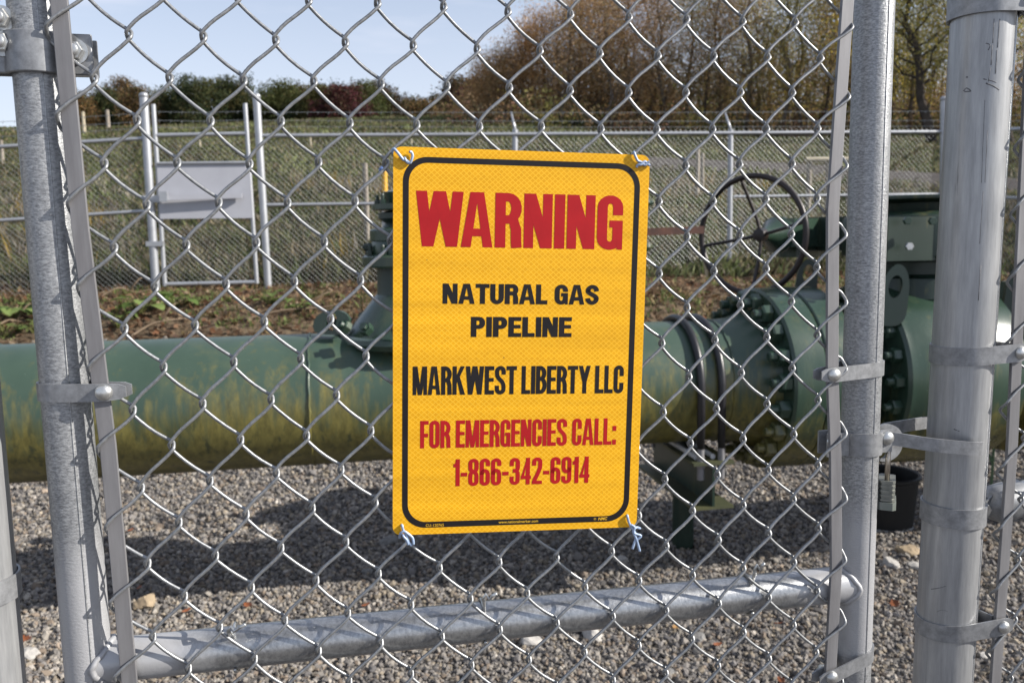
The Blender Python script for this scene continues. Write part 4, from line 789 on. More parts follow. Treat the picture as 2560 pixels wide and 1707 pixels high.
# ------------------------------------------------------------------ gravel
def icosa():
    t = (1+5**.5)/2; v = np.array([(-1, t, 0), (1, t, 0), (-1, -t, 0), (1, -t, 0), (0, -1, t), (0, 1, t), (0, -1, -t), (0, 1, -t), (t, 0, -1), (t, 0, 1), (-t, 0, -1), (-t, 0, 1)])/math.sqrt(1+t*t)
    f = np.array([(0, 11, 5), (0, 5, 1), (0, 1, 7), (0, 7, 10), (0, 10, 11), (1, 5, 9), (5, 11, 4), (11, 10, 2), (10, 7, 6), (7, 1, 8), (3, 9, 4), (3, 4, 2), (3, 2, 6), (3, 6, 8), (3, 8, 9), (4, 9, 5), (2, 4, 11), (6, 2, 10), (8, 6, 7), (9, 8, 1)]); return v, f
IV, IF = icosa()
def stones(x, y, z, r, rg, flat=0.7):
    m_ = len(x); sh = IV[None]*rg.uniform(0.62, 1.25, (m_, 12, 1)) + rg.normal(0, 0.10, (m_, 12, 3))
    sh *= np.stack([rg.uniform(0.75, 1.3, m_), rg.uniform(0.7, 1.05, m_), rg.uniform(0.5, 0.9, m_)], -1)[:, None, :]
    q = rg.normal(size=(m_, 4)); q[:, 1:3] *= 0.45; q /= np.linalg.norm(q, axis=1)[:, None]; w, a, b, c = q.T
    Rm = np.stack([np.stack([1-2*(b*b+c*c), 2*(a*b-c*w), 2*(a*c+b*w)], -1), np.stack([2*(a*b+c*w), 1-2*(a*a+c*c), 2*(b*c-a*w)], -1), np.stack([2*(a*c-b*w), 2*(b*c+a*w), 1-2*(a*a+b*b)], -1)], 1)
    V = np.einsum('mij,mkj->mki', Rm, sh)*r[:, None, None] + np.stack([x, y, z], -1)[:, None, :]
    F = IF[None] + (np.arange(m_)*12)[:, None, None]; return V.reshape(-1, 3), F.reshape(-1, 3)
PALG = np.array([0.99, 0.97, 0.95])*np.array([(0.20, 0.185, 0.170), (0.155, 0.145, 0.138), (0.26, 0.24, 0.215), (0.115, 0.110, 0.110), (0.225, 0.195, 0.155), (0.175, 0.165, 0.160), (0.27, 0.25, 0.225), (0.19, 0.155, 0.125)])
def wedge(y): return (1280/FPX)*y*1.14 + 0.8
def scatter(y0, y1, dens, rg):
    m_ = int(dens*(y1-y0)*2*wedge(y1)); x = rg.uniform(-1, 1, m_)*wedge(y1); y = rg.uniform(y0, y1, m_); k = np.abs(x) < wedge(y); return x[k], y[k]
rg = np.random.default_rng(21); VV, FFs, CC, nn = [], [], [], 0
for y0, y1, d, rm in ((2.6, 3.8, 5200, 0.0106), (3.8, 5.0, 4000, 0.0114), (5.0, 6.4, 2300, 0.0132), (6.4, 7.4, 800, 0.020), (7.4, 9.0, 420, 0.026)):
    x, y = scatter(y0, y1, d, rg); r = rm*np.exp(rg.normal(0, 0.26, len(x))); z = gz(x, y) + r*rg.uniform(-0.15, 0.85, len(x))
    if y0 > 5: k = rg.random(len(x)) > sst(6.9, 8.3, y + 0.5*wob(x, y)); x, y, z, r = x[k], y[k], z[k], r[k]
    V, F = stones(x, y, z, r, rg); VV.append(V); FFs.append(F+nn); nn += len(V)
    c = PALG[rg.integers(0, len(PALG), len(x))]*1.05*np.exp(rg.normal(-0.03, 0.18, (len(x), 1)))*(0.92 + 0.12*wob(x*1.3, y*1.3))[:, None]; CC.append(np.repeat(c, 12, 0))
M['gravel'] = colmat('crushed_stone', 0.88, 0.2)
tag(bulk('gravel', np.concatenate(VV), np.concatenate(FFs), M['gravel'], np.concatenate(CC)), 'crushed grey limestone gravel covering the yard', 'gravel', kind='stuff')
# single larger stones
M['stone'] = plain('tan_stone', (0.34, 0.27, 0.18), (0.25, 0.19, 0.13), 0.85, 0, 14, 0.2, bmp=0.5, bd=0.006); M['palestone'] = plain('pale_stone', (0.42, 0.40, 0.37), (0.30, 0.285, 0.27), 0.85, 0, 14, 0.2, bmp=0.5, bd=0.006); M['greystone'] = plain('grey_stone', (0.20, 0.195, 0.19), (0.13, 0.125, 0.12), 0.9, 0, 14, 0.2, bmp=0.5, bd=0.006)
def rock(u, v, w, mat, label, seed, asp=0.55):
    c = onz(u, v); r = w/2/FPX*K2*np.linalg.norm(c-CAMP); g = np.random.default_rng(seed); import bmesh
    bm = bmesh.new(); bmesh.ops.create_icosphere(bm, subdivisions=3, radius=1); ax = g.normal(size=(9, 3)); ax /= np.linalg.norm(ax, axis=1)[:, None]; lim = g.uniform(0.55, 0.9, 9)
    for vv in bm.verts:
        p = np.array(vv.co)
        for a_, li in zip(ax, lim):
            d = p@a_
            if d > li: p = p - a_*(d-li)*0.9
        vv.co = p*np.array([r, r*0.8, r*asp]) + 0.02*r*g.normal(size=3)
    me = bpy.data.meshes.new('stone'); bm.to_mesh(me); bm.free(); me.materials.append(M[mat]); o = bpy.data.objects.new('stone', me); COL.objects.link(o)
    o.location = c + ZV*r*asp*0.45; o.rotation_euler = (g.uniform(-.2, .2), g.uniform(-.2, .2), g.uniform(0, 6)); tag(o, label, 'stone', 'larger stones lying on the gravel')
for i, (u, v, w, mt, lb) in enumerate(((335, 1392, 60, 'stone', 'flat tan stone on gravel beside the left tension bar'), (32, 1128, 46, 'stone', 'small tan stone below the pipe at the far left'), (1358, 1462, 66, 'palestone', 'broad pale stone just under the gate rail, right of the middle'), (1218, 1478, 56, 'palestone', 'pale stone touching the underside of the rail near its middle'), (1602, 1472, 50, 'greystone', 'grey flat stone below the rail, right half'), (1535, 1548, 34, 'greystone', 'grey stone at the bottom edge below the right half of the rail'), (893, 1250, 46, 'greystone', 'dark grey stone in the pipe shadow left of the sign bottom'), (845, 1318, 34, 'greystone', 'grey stone at the edge of the pipe shadow, below the sign'), (2085, 1272, 54, 'stone', 'tan stone lying between the gate and the thick post'), (2045, 1300, 44, 'palestone', 'pale stone beside the gate upright below the tub'), (2100, 1305, 40, 'palestone', 'pale stone against the thick post below the tub'), (2262, 1512, 30, 'palestone', 'small white stone right of the thick post at the bottom'), (1430, 1290, 36, 'palestone', 'pale stone below the bottom right corner of the sign'), (65, 1510, 46, 'palestone', 'pale stone at lower left between the two posts'))):
    rock(u, v, w, mt, lb, 100+i)
# fallen leaves
M['leaf1'] = plain('rust_leaf', (0.24, 0.075, 0.022), (0.14, 0.045, 0.018), 0.6, 0, 60); M['leaf2'] = plain('tan_leaf', (0.33, 0.19, 0.07), (0.22, 0.12, 0.045), 0.6, 0, 60)
def leaf(u, v, w, mat, label, seed, z=GZ0+0.024):
    c = onz(u, v, z); s = w/FPX*K2*np.linalg.norm(c-CAMP)/2; g = np.random.default_rng(seed); ph = g.uniform(0, 6.28); V = []
    prof = [(-1, .02), (-.75, .3), (-.5, .22), (-.2, .52), (.05, .36), (.35, .5), (.6, .24), (.8, .2), (1, .02)]; mb = MB()
    for x, h in prof:
        for t in (-1, 0, 1): V.append((x*s, t*h*s*1.2, (0.35*abs(t)*h + 0.28*x*x)*s))
    V = np.array(V); R_ = np.array(Matrix.Rotation(ph, 3, 'Z') @ Matrix.Rotation(g.uniform(-.4, .4), 3, 'X')); V = V@R_.T + c
    mb.add(V, [(i*3+k, i*3+k+1, i*3+k+4, i*3+k+3) for i in range(len(prof)-1) for k in range(2)]); o = mb.build('fallen_leaf', M[mat], None); sm = o.modifiers.new('thick', 'SOLIDIFY'); sm.thickness = 0.0006; tag(o, label, 'leaf', 'fallen leaves on the gravel')
for i, (u, v, w, mt, lb) in enumerate(((428, 1403, 24, 'leaf1', 'rust red leaf on gravel just right of the flat tan stone'), (570, 1390, 26, 'leaf1', 'rust leaf on the sunlit gravel above the rail, left part'), (320, 1350, 18, 'leaf1', 'dark red leaf at the lower edge of the shadow by the left bar'), (300, 1218, 18, 'leaf1', 'red brown leaf on the lit gravel left, below the pipe'), (570, 1205, 22, 'leaf2', 'orange leaf at the upper edge of the pipe shadow'), (865, 1085, 18, 'leaf2', 'small orange leaf right under the pipe, left of the sign'), (850, 1178, 20, 'leaf1', 'red leaf on lit gravel close left of the sign'), (840, 1390, 24, 'leaf1', 'brown red leaf touching the top of the rail, left half'), (788, 1253, 18, 'leaf1', 'rust leaf in the pipe shadow left of the sign'), (2057, 1388, 34, 'leaf1', 'orange oak leaf lying between gate upright and thick post'), (1788, 1432, 22, 'leaf1', 'rust leaf below the rail near its right end'), (1553, 1440, 28, 'leaf2', 'orange leaf under the middle right of the rail'), (1648, 1480, 22, 'leaf1', 'small red leaf below the rail near the grey flat stone'), (2260, 1240, 20, 'leaf2', 'orange leaf right of the thick post, near its brace band'), (60, 1468, 30, 'leaf1', 'rust leaf at lower left beside the corner post'), (1795, 1562, 24, 'leaf1', 'red brown leaf at the bottom edge near the right bar'), (1480, 1000, 14, 'leaf2', 'tiny orange leaf behind the sign under the pipe'))):
    leaf(u, v, w, mt, lb, 300+i)

# ------------------------------------------------------------------ far perimeter fence, gate and corner
def links(mb, A, B, za0, za1, zb0, zb1, p=0.067, r=0.00145):
    """woven wire between A and B (plan points); bottom and top heights at both ends"""
    A, B = np.array([A[0], A[1], 0]), np.array([B[0], B[1], 0]); Ln = np.linalg.norm(B-A); e = (B-A)/Ln; nrm = np.cross(e, ZV); H_ = max(za1-za0, zb1-zb0); V = []; F = []; k = 0
    def pt(s, h, o): t = s/Ln; z0 = za0 + (zb0-za0)*t; z1 = za1 + (zb1-za1)*t; return A + e*s + ZV*(z0 + (z1-z0)*h/H_) + nrm*o
    for sg in (1, -1):
        s = -H_ if sg == 1 else 0.0
        while s < (Ln if sg == 1 else Ln + H_):
            t0, t1 = 0.0, H_
            if sg == 1: lo = max(0, -s); hi = min(H_, Ln - s); p0, p1 = (s+lo, lo), (s+hi, hi)
            else: lo = max(0, s-Ln); hi = min(H_, s); p0, p1 = (s-lo, lo), (s-hi, hi)
            if hi > lo + 0.01:
                a_, b_ = pt(*p0, 0.002*sg), pt(*p1, 0.002*sg); d = unit(b_-a_); u_ = np.cross(d, nrm)
                for q in (a_, b_): V += [q + u_*r, q - u_*r*0.6 + nrm*r, q - u_*r*0.6 - nrm*r]
                F += [(k, k+1, k+4, k+3), (k+1, k+2, k+5, k+4), (k+2, k, k+3, k+5)]; k += 6
            s += p
    mb.add(V, F)
def steel(parent, name, a, b, r, n_=12, mat='farsteel'):
    mb = MB(); tube(mb, [a, (np.asarray(a)+b)/2, b], r, n_); return mb.build(name, M[mat], parent, True, rad(50))
YL, YG, YR = 10.35, 10.62, 11.78
def post_at(parent, u0, v0, u1, v1, Y, r, name='fence_post'): 
    a, b = at(u0, v0, Y), at(u1, v1, Y); b = b - ZV*0.15; o = steel(parent, name, b, a, r); mb = MB(); lathe(mb, [(r*1.06, -0.02), (r*1.06, 0.015), (r*0.6, 0.035), (1e-6, 0.04)], a, ZV, 14); mb.build('post_cap', M['farsteel'], o, True); return a, b
# middle run
ff = thing('perimeter_fence', 'far chain link fence with barbed wire, between grey gate and corner post', 'fence', at(1183, 640, 11.1) * [1, 1, 0] + ZV*0.95)
A0, A1 = at(590, 312, YG), at(2168, 303, YR); m0, m1 = at(604, 471, YG), at(2168, 446, YR)
post_at(ff, 589, 222, 617, 668, YG, 0.047); post_at(ff, 2168, 228, 2166, 640, YR, 0.047, 'corner_post')
for u, v, v2, ua in ((1183, 298, 650, 1172), (1678, 298, 625, 1663)):
    Y = YG + (YR-YG)*((u-595)/1570.0); t = at(u, v, Y); b = at(u-3 if u > 1500 else u, v2, Y); steel(ff, 'fence_post', b - ZV*0.1, t, 0.037)
    mb = MB(); tube(mb, [t, at(ua+2, 258, Y+0.20)], [0.020, 0.012], 8); mb.build('barb_arm', M['farsteel'], ff, True)
steel(ff, 'top_rail', A0, A1, 0.023); q0, q1 = at(1685, 452, YG + (YR-YG)*0.69), m1
steel(ff, 'mid_rail', m0, at(1180, 464, YG+(YR-YG)*.373), 0.021); steel(ff, 'mid_rail', q0, q1, 0.021)
zb = 0.93; mb = MB(); links(mb, A0, A1, 0.96, A0[2]+0.05, 1.02, A1[2]+0.05); mb.build('chain_link_mesh', M['farwire'], ff)
def barbed(parent, a, b, mat='farwire'):
    a, b = np.asarray(a), np.asarray(b); mb = MB(); tube(mb, [a, (a+b)/2 - ZV*0.012, b], 0.0028, 5); L_ = np.linalg.norm(b-a); d = (b-a)/L_
    for k in range(int(L_/0.13)):
        p = a + d*(0.13*k + 0.05) - ZV*0.012*(1-abs(2*k*0.13/L_-1)); mb.add([p - ZV*0.022 + d*.004, p - ZV*0.022 - d*.004, p + ZV*0.022 + d*0.012], [(0, 1, 2)])
    mb.build('barbed_wire', M[mat], parent)
for v, v2 in ((258, 256), (277, 277), (291, 290)):
    barbed(ff, at(598, v, YG+0.1), at(2168, v2, YR+0.1))
# gate in it, with the lock panel
fg = thing('far_gate', 'narrow far gate with a grey sheet panel and latch bar', 'gate', at(485, 655, 10.5))
yl, yr = 10.40, 10.58
steel(fg, 'frame_upright', at(379, 657, yl), at(352, 240, yl), 0.027); steel(fg, 'frame_upright', at(590, 651, yr), at(563, 238, yr), 0.027)
steel(fg, 'frame_rail', at(357, 311, yl), at(568, 307, yr), 0.024); steel(fg, 'frame_rail', at(379, 653, yl), at(589, 648, yr), 0.026)
mb = MB(); pa, pb_, pc_, pd = at(360, 378, yl-.05), at(573, 376, yr-.05), at(581, 501, yr-.05), at(368, 503, yl-.05); back = unit(pc_*[1, 1, 0] - pd*[1, 1, 0]); bk_ = np.cross(ZV, back)*0.02
mb.add([pa, pb_, pc_, pd, pa+bk_, pb_+bk_, pc_+bk_, pd+bk_], [(3, 2, 1, 0), (4, 5, 6, 7), (0, 1, 5, 4), (1, 2, 6, 5), (2, 3, 7, 6), (3, 0, 4, 7)]); pn = mb.build('lock_panel', M['panel'], fg)
steel(fg, 'panel_edge', pa - bk_*0.5 + ZV*0.012, pb_ - bk_*0.5 + ZV*0.012, 0.018)
la, lb_ = at(368, 456, yl-.12), at(556, 450, yr-.12); mb = MB(); boxo(mb, (la+lb_)/2, unit(lb_-la), np.cross(unit(lb_-la), ZV), ZV, float(np.linalg.norm(lb_-la)), 0.045, 0.055); mb.build('latch_bar', M['panel'], fg)
mb = MB(); boxo(mb, at(376, 452, yl-.13), unit(lb_-la), np.cross(unit(lb_-la), ZV), ZV, 0.09, 0.07, 0.12); boxo(mb, at(352, 461, yl-.06), unit(lb_-la), np.cross(unit(lb_-la), ZV), ZV, 0.20, 0.05, 0.05); mb.build('latch_bracket', M['farsteel'], fg)
mb = MB(); links(mb, at(375, 600, yl), at(583, 600, yr), at(379, 653, yl)[2], at(357, 311, yl)[2], at(589, 648, yr)[2], at(568, 307, yr)[2]); mb.build('chain_link_mesh', M['farwire'], fg)
for v in (256, 276, 291): barbed(fg, at(355, v+1, yl), at(564, v, yr))
for (u, v) in ((338, 455), (346, 560)):
    mb = MB(); boxo(mb, at(u+10, v, 10.33), back, np.cross(back, ZV), ZV, 0.20, 0.06, 0.06); mb.build('hinge', M['farsteel'], fg)
# left run
fl_ = thing('perimeter_fence', 'far chain link fence run at the left, ending at the grey gate', 'fence', at(170, 690, 10.3) * [1, 1, 0] + ZV*0.95)
post_at(fl_, 330, 220, 358, 662, YL, 0.050); post_at(fl_, -176, 300, -150, 715, 10.0, 0.037)
e0, e1 = at(-170, 347, 10.0), at(336, 318, YL); steel(fl_, 'top_rail', e0, e1, 0.023); steel(fl_, 'mid_rail', at(-160, 517, 10.0), at(346, 484, YL), 0.022)
mb = MB(); links(mb, e0, e1, 0.84, e0[2]+0.05, 0.93, e1[2]+0.05); mb.build('chain_link_mesh', M['farwire'], fl_)
for v in (258, 277, 292): barbed(fl_, at(-170, v+30, 10.0), at(333, v+2, YL))
# right run after the corner
fr2 = thing('perimeter_fence', 'far chain link fence run right of the thick post, coming nearer from the corner', 'fence', at(2300, 640, 10.6) * [1, 1, 0] + ZV*0.95)
c0, c1 = at(2170, 303, YR), at(2470, 292, 9.2); steel(fr2, 'top_rail', c0, c1, 0.023); steel(fr2, 'mid_rail', at(2170, 447, YR), at(2470, 462, 9.2), 0.021)
mb = MB(); links(mb, c0, c1, 1.0, c0[2]+0.05, 0.92, c1[2]+0.05); mb.build('chain_link_mesh', M['farwire'], fr2)
for v in (256, 277, 290): barbed(fr2, at(2170, v, YR), at(2470, v-25, 9.2))

# posts, stakes and markers beyond the fence
M['wood'] = plain('weathered_wood', (0.30, 0.265, 0.225), (0.19, 0.165, 0.14), 0.9, 0, 12, 0.15, stretch=(1, 1, 0.15)); M['palewood'] = plain('pale_wood', (0.42, 0.37, 0.28), (0.30, 0.26, 0.19), 0.85, 0, 12, 0.15)
M['mkyellow'] = plain('yellow_marker', (0.62, 0.34, 0.015), (0.50, 0.26, 0.015), 0.5, 0, 18); M['mkblue'] = plain('blue_cap', (0.05, 0.14, 0.42), (0.04, 0.11, 0.34), 0.5)
def woodpost(u, v0, Y, r, label, name='wooden_post', cat='post', group=None, mat='wood', v1=None, sq=False):
    a = at(u, v0, Y); zb_ = float(gz(a[0], a[1])) - 0.1; mb = MB(); P = [np.array([a[0]+random.uniform(-.02, .02), a[1], zb_]), (a*[1, 1, 0.5] + ZV*zb_*0.5), a]
    tube(mb, P, [r*1.08, r, r*0.95], 5 if sq else 9); return tag(mb.build(name, M[mat], None, not sq, rad(40)), label, cat, group)
woodpost(838, 375, 13, 0.042, 'grey wooden post left of the yellow marker, behind the far fence')
woodpost(1603, 343, 20, 0.05, 'weathered wooden post on the hillside right of the sign'); woodpost(1614, 352, 20.6, 0.04, 'darker slim wooden post beside the one right of the sign')
mk = at(880, 392, 12.6); mkz = float(gz(mk[0], mk[1])); mt_ = thing('pipeline_marker', 'yellow and white marker post with blue cap beside the sign', 'marker post', (mk[0], mk[1], mkz))
tp = at(883, 392, 12.6); zz = at(876, 466, 12.6)[2]; bs = np.array([tp[0]-0.03, tp[1], mkz-0.1]); md = bs + (tp-bs)*((zz-bs[2])/(tp[2]-bs[2]))
steel(mt_, 'yellow_sleeve', md, tp, 0.044, 14, 'mkyellow'); steel(mt_, 'white_base', bs, md, 0.047, 14, 'white')
mb = MB(); lathe(mb, [(0.05, -0.03), (0.052, 0.03), (0.03, 0.05), (1e-6, 0.055)], tp - np.array([0.03, 0, -0.005]), ZV, 14); mb.build('cap', M['mkblue'], mt_, True)
for i, (u, v) in enumerate(((906, 292), (930, 291), (950, 290), (974, 289), (1000, 287), (1030, 285), (1064, 281), (1108, 290), (1140, 288))):
    woodpost(u, v, 78, 0.13, 'weathered post in the row along the field edge, %s' % ('shortest, far left of the row', 'next to the leftmost', 'among the three left ones', 'left of the middle', 'in the middle of the row', 'right of the middle', 'tallest of the row', 'leaning right of the tallest', 'rightmost of the row')[i], 'field_post', 'post', 'row of field posts below the wood')
woodpost(190, 257, 60, 0.12, 'pale wooden post on the hill crest at the left bar', 'field_post', 'post', mat='palewood'); woodpost(246, 253, 64, 0.14, 'wooden post on the crest left of the far gate', 'field_post', 'post'); woodpost(2, 322, 30, 0.06, 'wooden post at the left edge of the field', 'field_post', 'post')
for u, v, lb in ((459, 322, 'pale survey stake seen above the grey gate panel'), (190, 336, 'pale survey stake beside the left tension bar'), (713, 316, 'pale survey stake between gate and sign'), (945, 319, 'pale survey stake just above the sign')):
    woodpost(u, v, 36, 0.045, lb, 'survey_stake', 'stake', 'survey stakes in the field', 'palewood', sq=True)
wf = at(1859, 358, 16.5); wfz = lambda p: float(gz(p[0], p[1])); wfr = thing('rail_fence', 'pale wooden rail frame on the hillside behind the handwheel', 'wooden frame', (wf[0], wf[1], wfz(wf)))
for u in (1859, 1902, 1952):
    a = at(u, 363, 16.5); steel(wfr, 'post', np.array([a[0], a[1], wfz(a)-0.1]), a, 0.055 if u != 1902 else 0.045, 8, 'wood')
steel(wfr, 'rail', at(1851, 367, 16.45), at(1960, 366, 16.45), 0.05, 8, 'palewood')

# ------------------------------------------------------------------ plants
M['leafy'] = colmat('leaves', 0.75, 0.25, trans=0.35); M['bark'] = plain('bark', (0.075, 0.062, 0.052), (0.040, 0.033, 0.028), 0.95, 0, 3, 0.1)
M['paleb'] = plain('pale_bark', (0.15, 0.125, 0.105), (0.08, 0.066, 0.056), 0.95, 0, 3, 0.1)
def blades(x, y, z, h, w, nb, lean, pal, rg, pj=0.25):
    m_ = len(x)*nb; X = np.repeat(x, nb) + rg.normal(0, 1, m_)*np.repeat(w, nb)*2.5; Y = np.repeat(y, nb) + rg.normal(0, 1, m_)*np.repeat(w, nb)*2.5; Z = gz(X, Y)-0.02
    H_ = np.repeat(h, nb)*rg.uniform(0.45, 1.15, m_); Wd = np.repeat(w, nb)*rg.uniform(0.5, 1.3, m_); a = rg.uniform(0, 2*PI, m_); b = rg.uniform(0, 2*PI, m_); ln = rg.uniform(0.1, lean, m_)*H_
    dx, dy = np.cos(a)*Wd, np.sin(a)*Wd; ex, ey = np.cos(b)*ln, np.sin(b)*ln
    V = np.stack([np.stack([X-dx*.5, Y-dy*.5, Z], -1), np.stack([X+dx*.5, Y+dy*.5, Z], -1), np.stack([X+dx*.6+ex*.45, Y+dy*.6+ey*.45, Z+H_*.55], -1), np.stack([X+ex, Y+ey, Z+H_], -1), np.stack([X-dx*.6+ex*.45, Y-dy*.6+ey*.45, Z+H_*.55], -1)], 1)
    F = np.array([[0, 1, 2, 4], [4, 2, 3, 3]]); quad = np.concatenate([np.stack([np.arange(m_)*5+k for k in (0, 1, 2, 4)], -1)]); tri = np.stack([np.arange(m_)*5+k for k in (4, 2, 3)], -1)
    c = np.repeat(pal[rg.integers(0, len(pal), len(x))], nb, 0)*np.exp(rg.normal(0, pj, (m_, 1)))*np.clip(1 + 0.38*wob(X*0.45+3, Y*0.3), 0.5, 1.5)[:, None]; return V.reshape(-1, 3), quad, tri, np.repeat(c, 5, 0)
TRK = np.array(P_)
def offtrack(x, y):
    d = np.min((x[:, None]-TRK[None, :, 0])**2 + ((y[:, None]-TRK[None, :, 1])*0.75)**2, 1); return d > 1.5**2
def grassobj(name, label, parts):
    Vs, Fs, Cs, k = [], [], [], 0
    for V, q, t, c in parts:
        Vs.append(V); Cs.append(c); Fs.append(np.concatenate([np.stack([q[:, 0], q[:, 1], q[:, 2]], -1), np.stack([q[:, 0], q[:, 2], q[:, 3]], -1), t]) + k); k += len(V)
    return tag(bulk(name, np.concatenate(Vs), np.concatenate(Fs), M['leafy'], np.concatenate(Cs)), label, 'vegetation', kind='stuff')
rg = np.random.default_rng(5); parts = []
PN = np.array([(0.10, 0.13, 0.04), (0.085, 0.10, 0.035), (0.17, 0.125, 0.06), (0.21, 0.16, 0.085), (0.12, 0.075, 0.04), (0.13, 0.17, 0.05)])
PW = 1.12*np.array([(0.068, 0.084, 0.030), (0.088, 0.096, 0.042), (0.120, 0.105, 0.060), (0.145, 0.120, 0.078), (0.055, 0.068, 0.026), (0.16, 0.142, 0.108), (0.078, 0.088, 0.036), (0.10, 0.078, 0.050)])
PF = 1.12*np.array([(0.076, 0.086, 0.034), (0.090, 0.095, 0.042), (0.068, 0.078, 0.030), (0.108, 0.098, 0.052), (0.10, 0.08, 0.048)])
x, y = scatter(8.1, 10.6, 90, rg); k = rg.random(len(x)) < sst(7.9, 8.9, y + 0.5*wob(x, y))*np.where(wob(x*1.7, y*1.7) > -0.15, 1, 0.35); x, y = x[k], y[k]
parts.append(blades(x, y, None, rg.uniform(0.03, 0.11, len(x)), rg.uniform(0.010, 0.022, len(x)), 9, 1.1, PN, rg))
x, y = scatter(10.9, 14.5, 95, rg); parts.append(blades(x, y, None, rg.uniform(0.08, 0.36, len(x))*(0.8+0.4*wob(x, y)), rg.uniform(0.018, 0.040, len(x)), 10, 1.3, PW, rg))
x, y = scatter(14.5, 24, 30, rg); k = offtrack(x, y); x, y = x[k], y[k]; parts.append(blades(x, y, None, rg.uniform(0.06, 0.26, len(x))*(0.85+0.4*wob(x, y)), rg.uniform(0.03, 0.06, len(x)), 8, 1.3, PW, rg))
x, y = scatter(24, 45, 9, rg); k = offtrack(x, y); x, y = x[k], y[k]; parts.append(blades(x, y, None, rg.uniform(0.07, 0.24, len(x)), rg.uniform(0.05, 0.10, len(x)), 7, 0.8, PF, rg))
x, y = scatter(45, 84, 2.6, rg); parts.append(blades(x, y, None, rg.uniform(0.08, 0.28, len(x)), rg.uniform(0.08, 0.16, len(x)), 6, 0.8, PF, rg))
x, y = scatter(11, 22, 5, rg); k = wob(x*0.8, y*0.6) > 0.25; x, y = x[k], y[k]; parts.append(blades(x, y, None, rg.uniform(0.3, 0.6, len(x)), rg.uniform(0.012, 0.02, len(x)), 6, 0.5, np.array([(0.22, 0.15, 0.03), (0.20, 0.16, 0.12), (0.23, 0.20, 0.17)]), rg))
grassobj('meadow_weeds', 'grass, weeds and dry stalks on the bank and hillside', parts)
# leaf litter on the bank: brown flakes past counting
x, y = scatter(6.9, 11.2, 420, rg); k = rg.random(len(x)) < sst(6.8, 8.0, y + 0.5*wob(x, y))*(0.55 + 0.45*(wob(x*1.9, y*2.3) > -0.1)); x, y = x[k], y[k]; m_ = len(x); sz = rg.uniform(0.015, 0.05, m_); an = rg.uniform(0, 2*PI, m_); tl = rg.normal(0, 0.35, (m_, 2)); z = gz(x, y) + rg.uniform(0.004, 0.03, m_)
V = np.stack([np.stack([x + sz*np.cos(an+q)*(1 if j % 2 == 0 else .45), y + sz*np.sin(an+q)*(1 if j % 2 == 0 else .45), z + sz*(np.cos(an+q)*tl[:, 0] + np.sin(an+q)*tl[:, 1])], -1) for j, q in enumerate((0, PI/2, PI, 3*PI/2))], 1)
PL = np.array([(0.16, 0.095, 0.055), (0.11, 0.065, 0.038), (0.20, 0.135, 0.085), (0.075, 0.045, 0.032), (0.24, 0.18, 0.12), (0.13, 0.06, 0.03)]); c = PL[rg.integers(0, 6, m_)]*np.exp(rg.normal(0, .2, (m_, 1)))
tag(bulk('leaf_litter', V.reshape(-1, 3), np.arange(m_*4).reshape(-1, 4), M['leafy'], np.repeat(c, 4, 0)), 'brown leaf litter on the bank behind the pipe', 'leaf litter', kind='stuff')
M['twig'] = plain('dead_twig', (0.20, 0.15, 0.105), (0.13, 0.095, 0.065), 0.9, 0, 12, 0.15)
# broad leaved plants in front of the far fence
GLF = np.array([(0.12, 0.17, 0.045), (0.15, 0.20, 0.06), (0.09, 0.14, 0.035)])
def broad(u, v, Y, s, nl, label, seed):
    g = np.random.default_rng(seed); c = at(u, v, Y); z0 = float(gz(c[0], c[1])); t = thing('broad_leaved_plant', label, 'plant', (c[0], c[1], z0), 'broad leaved plants on the bank'); mb = MB(); st = MB()
    for i in range(nl):
        a = i*2.4 + g.uniform(-.3, .3); rr = s*g.uniform(0.2, 1.0); h = s*g.uniform(0.25, 0.75); L_ = s*g.uniform(0.38, 0.6); d = np.array([math.cos(a), math.sin(a), 0]); e = np.array([-d[1], d[0], 0]); b = np.array([c[0], c[1], z0]) + d*rr*0.7 + ZV*h; tl = g.uniform(-0.5, 0.25); V = []
        for k, (x, w) in enumerate(((0, .10), (.18, .42), (.45, .52), (.72, .40), (.92, .16), (1, .02))):
            for q in (-1, 0, 1): V.append(b + d*x*L_ + e*q*w*L_ + ZV*(tl*x*x*L_ + 0.22*abs(q)*w*L_ + g.normal(0, 0.012*s)))
        mb.add(V, [(k*3+q, k*3+q+1, k*3+q+4, k*3+q+3) for k in range(5) for q in range(2)], GLF[i % 3]*g.uniform(0.75, 1.2)); tube(st, [np.array([c[0], c[1], z0-0.02]), np.array([c[0], c[1], z0]) + d*rr*0.4 + ZV*h*0.7, b], 0.006, 5, c=(0.14, 0.15, 0.05))
    mb.build('foliage', M['leafy'], t); st.build('stem', M['leafy'], t)
for i, (u, v, Y, s, nl, lb) in enumerate(((318, 708, 9.0, .30, 14, 'light green broad leaved plant right of the left tension bar'), (400, 690, 9.3, .24, 9, 'light green plant with round leaves below the far gate'), (270, 735, 8.6, .22, 9, 'low green plant close behind the pipe at left'), (680, 702, 9.0, .20, 9, 'green plant in front of the far fence, left of the valve lug'), (625, 690, 9.3, .22, 11, 'darker green grassy clump under the gate post'), (35, 705, 8.9, .30, 14, 'bushy green plant left of the gate upright'), (75, 735, 8.5, .20, 9, 'small green plant just left of the gate upright'), (10, 745, 8.4, .18, 8, 'small green plant at the left edge above the pipe'))):
    broad(u, v, Y, s, nl, lb, 40+i)
